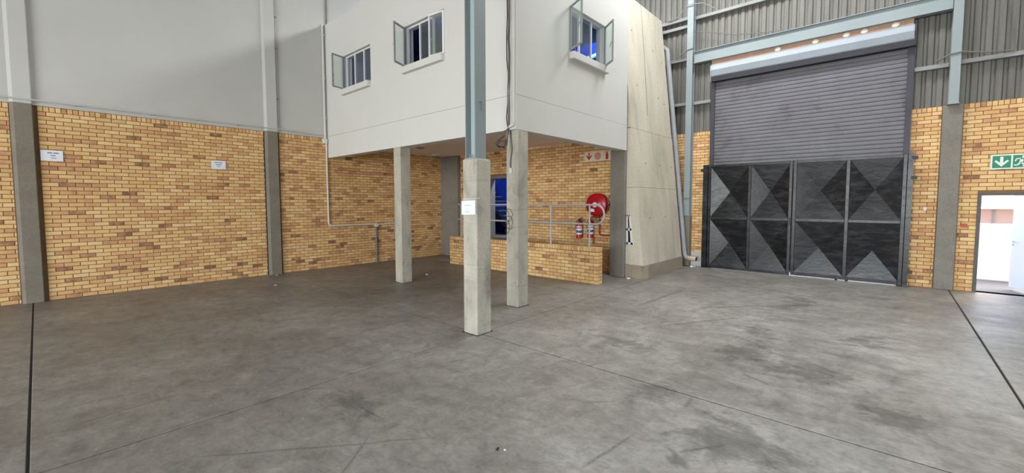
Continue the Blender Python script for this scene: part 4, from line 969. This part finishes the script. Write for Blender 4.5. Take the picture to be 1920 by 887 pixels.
# paper notices
def notice(P0_, w, h, lines, label, m='ink'):
    n_ = thing('paper_notice', P0_(w / 2, 0, 0), label, 'notice')
    flat(MB(), P0_, [(0, 0), (w, 0), (w, h), (0, h)], 0.0012).build('sheet', 'paper', n_)
    Pt = lambda a, b, c: P0_(a, b, c + 0.0016)
    for (b, hh, words, mm) in lines:
        mb = MB()
        for (a0, a1) in words:
            q = a0
            while q < a1 - 0.002:
                cw = hh * random.uniform(0.45, 0.75); e_ = min(q + cw, a1)
                flat(mb, Pt, [(q, b), (e_, b), (e_, b + hh), (q, b + hh)], 0.0005); q = e_ + hh * 0.16
        mb.build('text_line', mm, n_)
notice(lambda a, b, c: Vector((0.085 + a, WL - 0.014 - c, 2.712 + b - 0.008 * a)), 0.297, 0.205, [(0.145, 0.02, ((0.09, 0.155), (0.17, 0.24)), 'ink'), (0.095, 0.018, ((0.132, 0.195),), 'ink'), (0.05, 0.013, ((0.135, 0.205),), 'ink')], 'white paper notice on the brick wall beside the left pillar')
notice(lambda a, b, c: Vector((2.815 + a, WL - 0.014 - c, 2.71 + b)), 0.297, 0.205, [(0.145, 0.02, ((0.075, 0.135), (0.145, 0.225)), 'ink'), (0.097, 0.018, ((0.1, 0.205),), 'ink'), (0.055, 0.013, ((0.12, 0.185),), 'ink')], 'white paper notice on the brick wall left of the middle pillar')
nt_ = lambda a, b, c: Vector((4.092 - c, 4.635 - a, 1.722 + b + 0.03 * a))
notice(nt_, 0.29, 0.2, [(0.128, 0.008, ((0.06, 0.19),), 'ink_pale'), (0.09, 0.006, ((0.11, 0.135),), 'ink_pale'), (0.064, 0.006, ((0.11, 0.135),), 'ink_pale'), (0.034, 0.008, ((0.075, 0.165),), 'ink_pale')], 'white paper notice tied to the front concrete column')
cable('tie_string', [(4.093, 4.62, 1.945), (4.09, 4.4, 1.95), (4.088, 4.335, 1.955), (4.12, 4.326, 1.955), (4.16, 4.325, 1.965)], 0.0035, 'paper', 'white string tying the notice to the front column')

# soffit lights
for (x_, y_, lab) in ((7.41, 10.13, 'round bulkhead light on the soffit above the left column'), (9.1, 11.6, 'round bulkhead light on the soffit in the back corner'), (9.1, 6.2, 'round bulkhead light on the soffit near the fire sign')):
    l_ = thing('bulkhead_light', (x_, y_, 3.47), lab, 'light', 'soffit lights')
    MB().lathe([(0.15, 0), (0.15, -0.03), (0.13, -0.045)], (x_, y_, 3.525), (0, 0, 1), 20).build('base', 'soffit_paint', l_, smooth=True)
    MB().lathe([(0.12, 0), (0.11, -0.03), (0.06, -0.045)], (x_, y_, 3.48), (0, 0, 1), 20).build('diffuser', 'lamp_glass', l_, smooth=True)

# small litter on the floor
def scrap(x, y, s_, m, name, label):
    bm = bmesh.new(); bmesh.ops.create_cube(bm, size=1); rz = random.random() * 3
    for v in bm.verts:
        a, b = v.co.x * s_ * 1.4, v.co.y * s_ * random.uniform(0.6, 0.9)
        v.co = Vector((x + a * math.cos(rz) - b * math.sin(rz), y + a * math.sin(rz) + b * math.cos(rz), 0.001 + (v.co.z + 0.5) * s_ * random.uniform(0.2, 0.45)))
    mb = MB(); mb.add_bm(bm); return tag(mb.build(name, m), label, 'litter')
scrap(6.77, 9.05, 0.07, 'paper', 'paper_scrap', 'white paper scrap on the floor right of the left block column')
scrap(2.28, 2.19, 0.022, 'filler', 'dark_pebble', 'dark pebble on the floor in the foreground centre')
scrap(2.31, 2.14, 0.014, 'paper', 'paper_scrap', 'tiny pale scrap beside the dark pebble in the foreground')
scrap(3.58, 10.5, 0.035, 'paper', 'paper_scrap', 'small white scrap on the floor near the middle pillar')
scrap(12.75, 4.28, 0.1, 'paper', 'paper_scrap', 'white scrap on the floor below the drain pipe spout')
scrap(9.72, 4.8, 0.06, 'paper', 'paper_scrap', 'pale scrap on the floor at the foot of the leaning wall')
scrap(4.1, 11.93, 0.07, 'plinth_concrete', 'rubble_chip', 'brown rubble chip at the foot of the middle pillar')
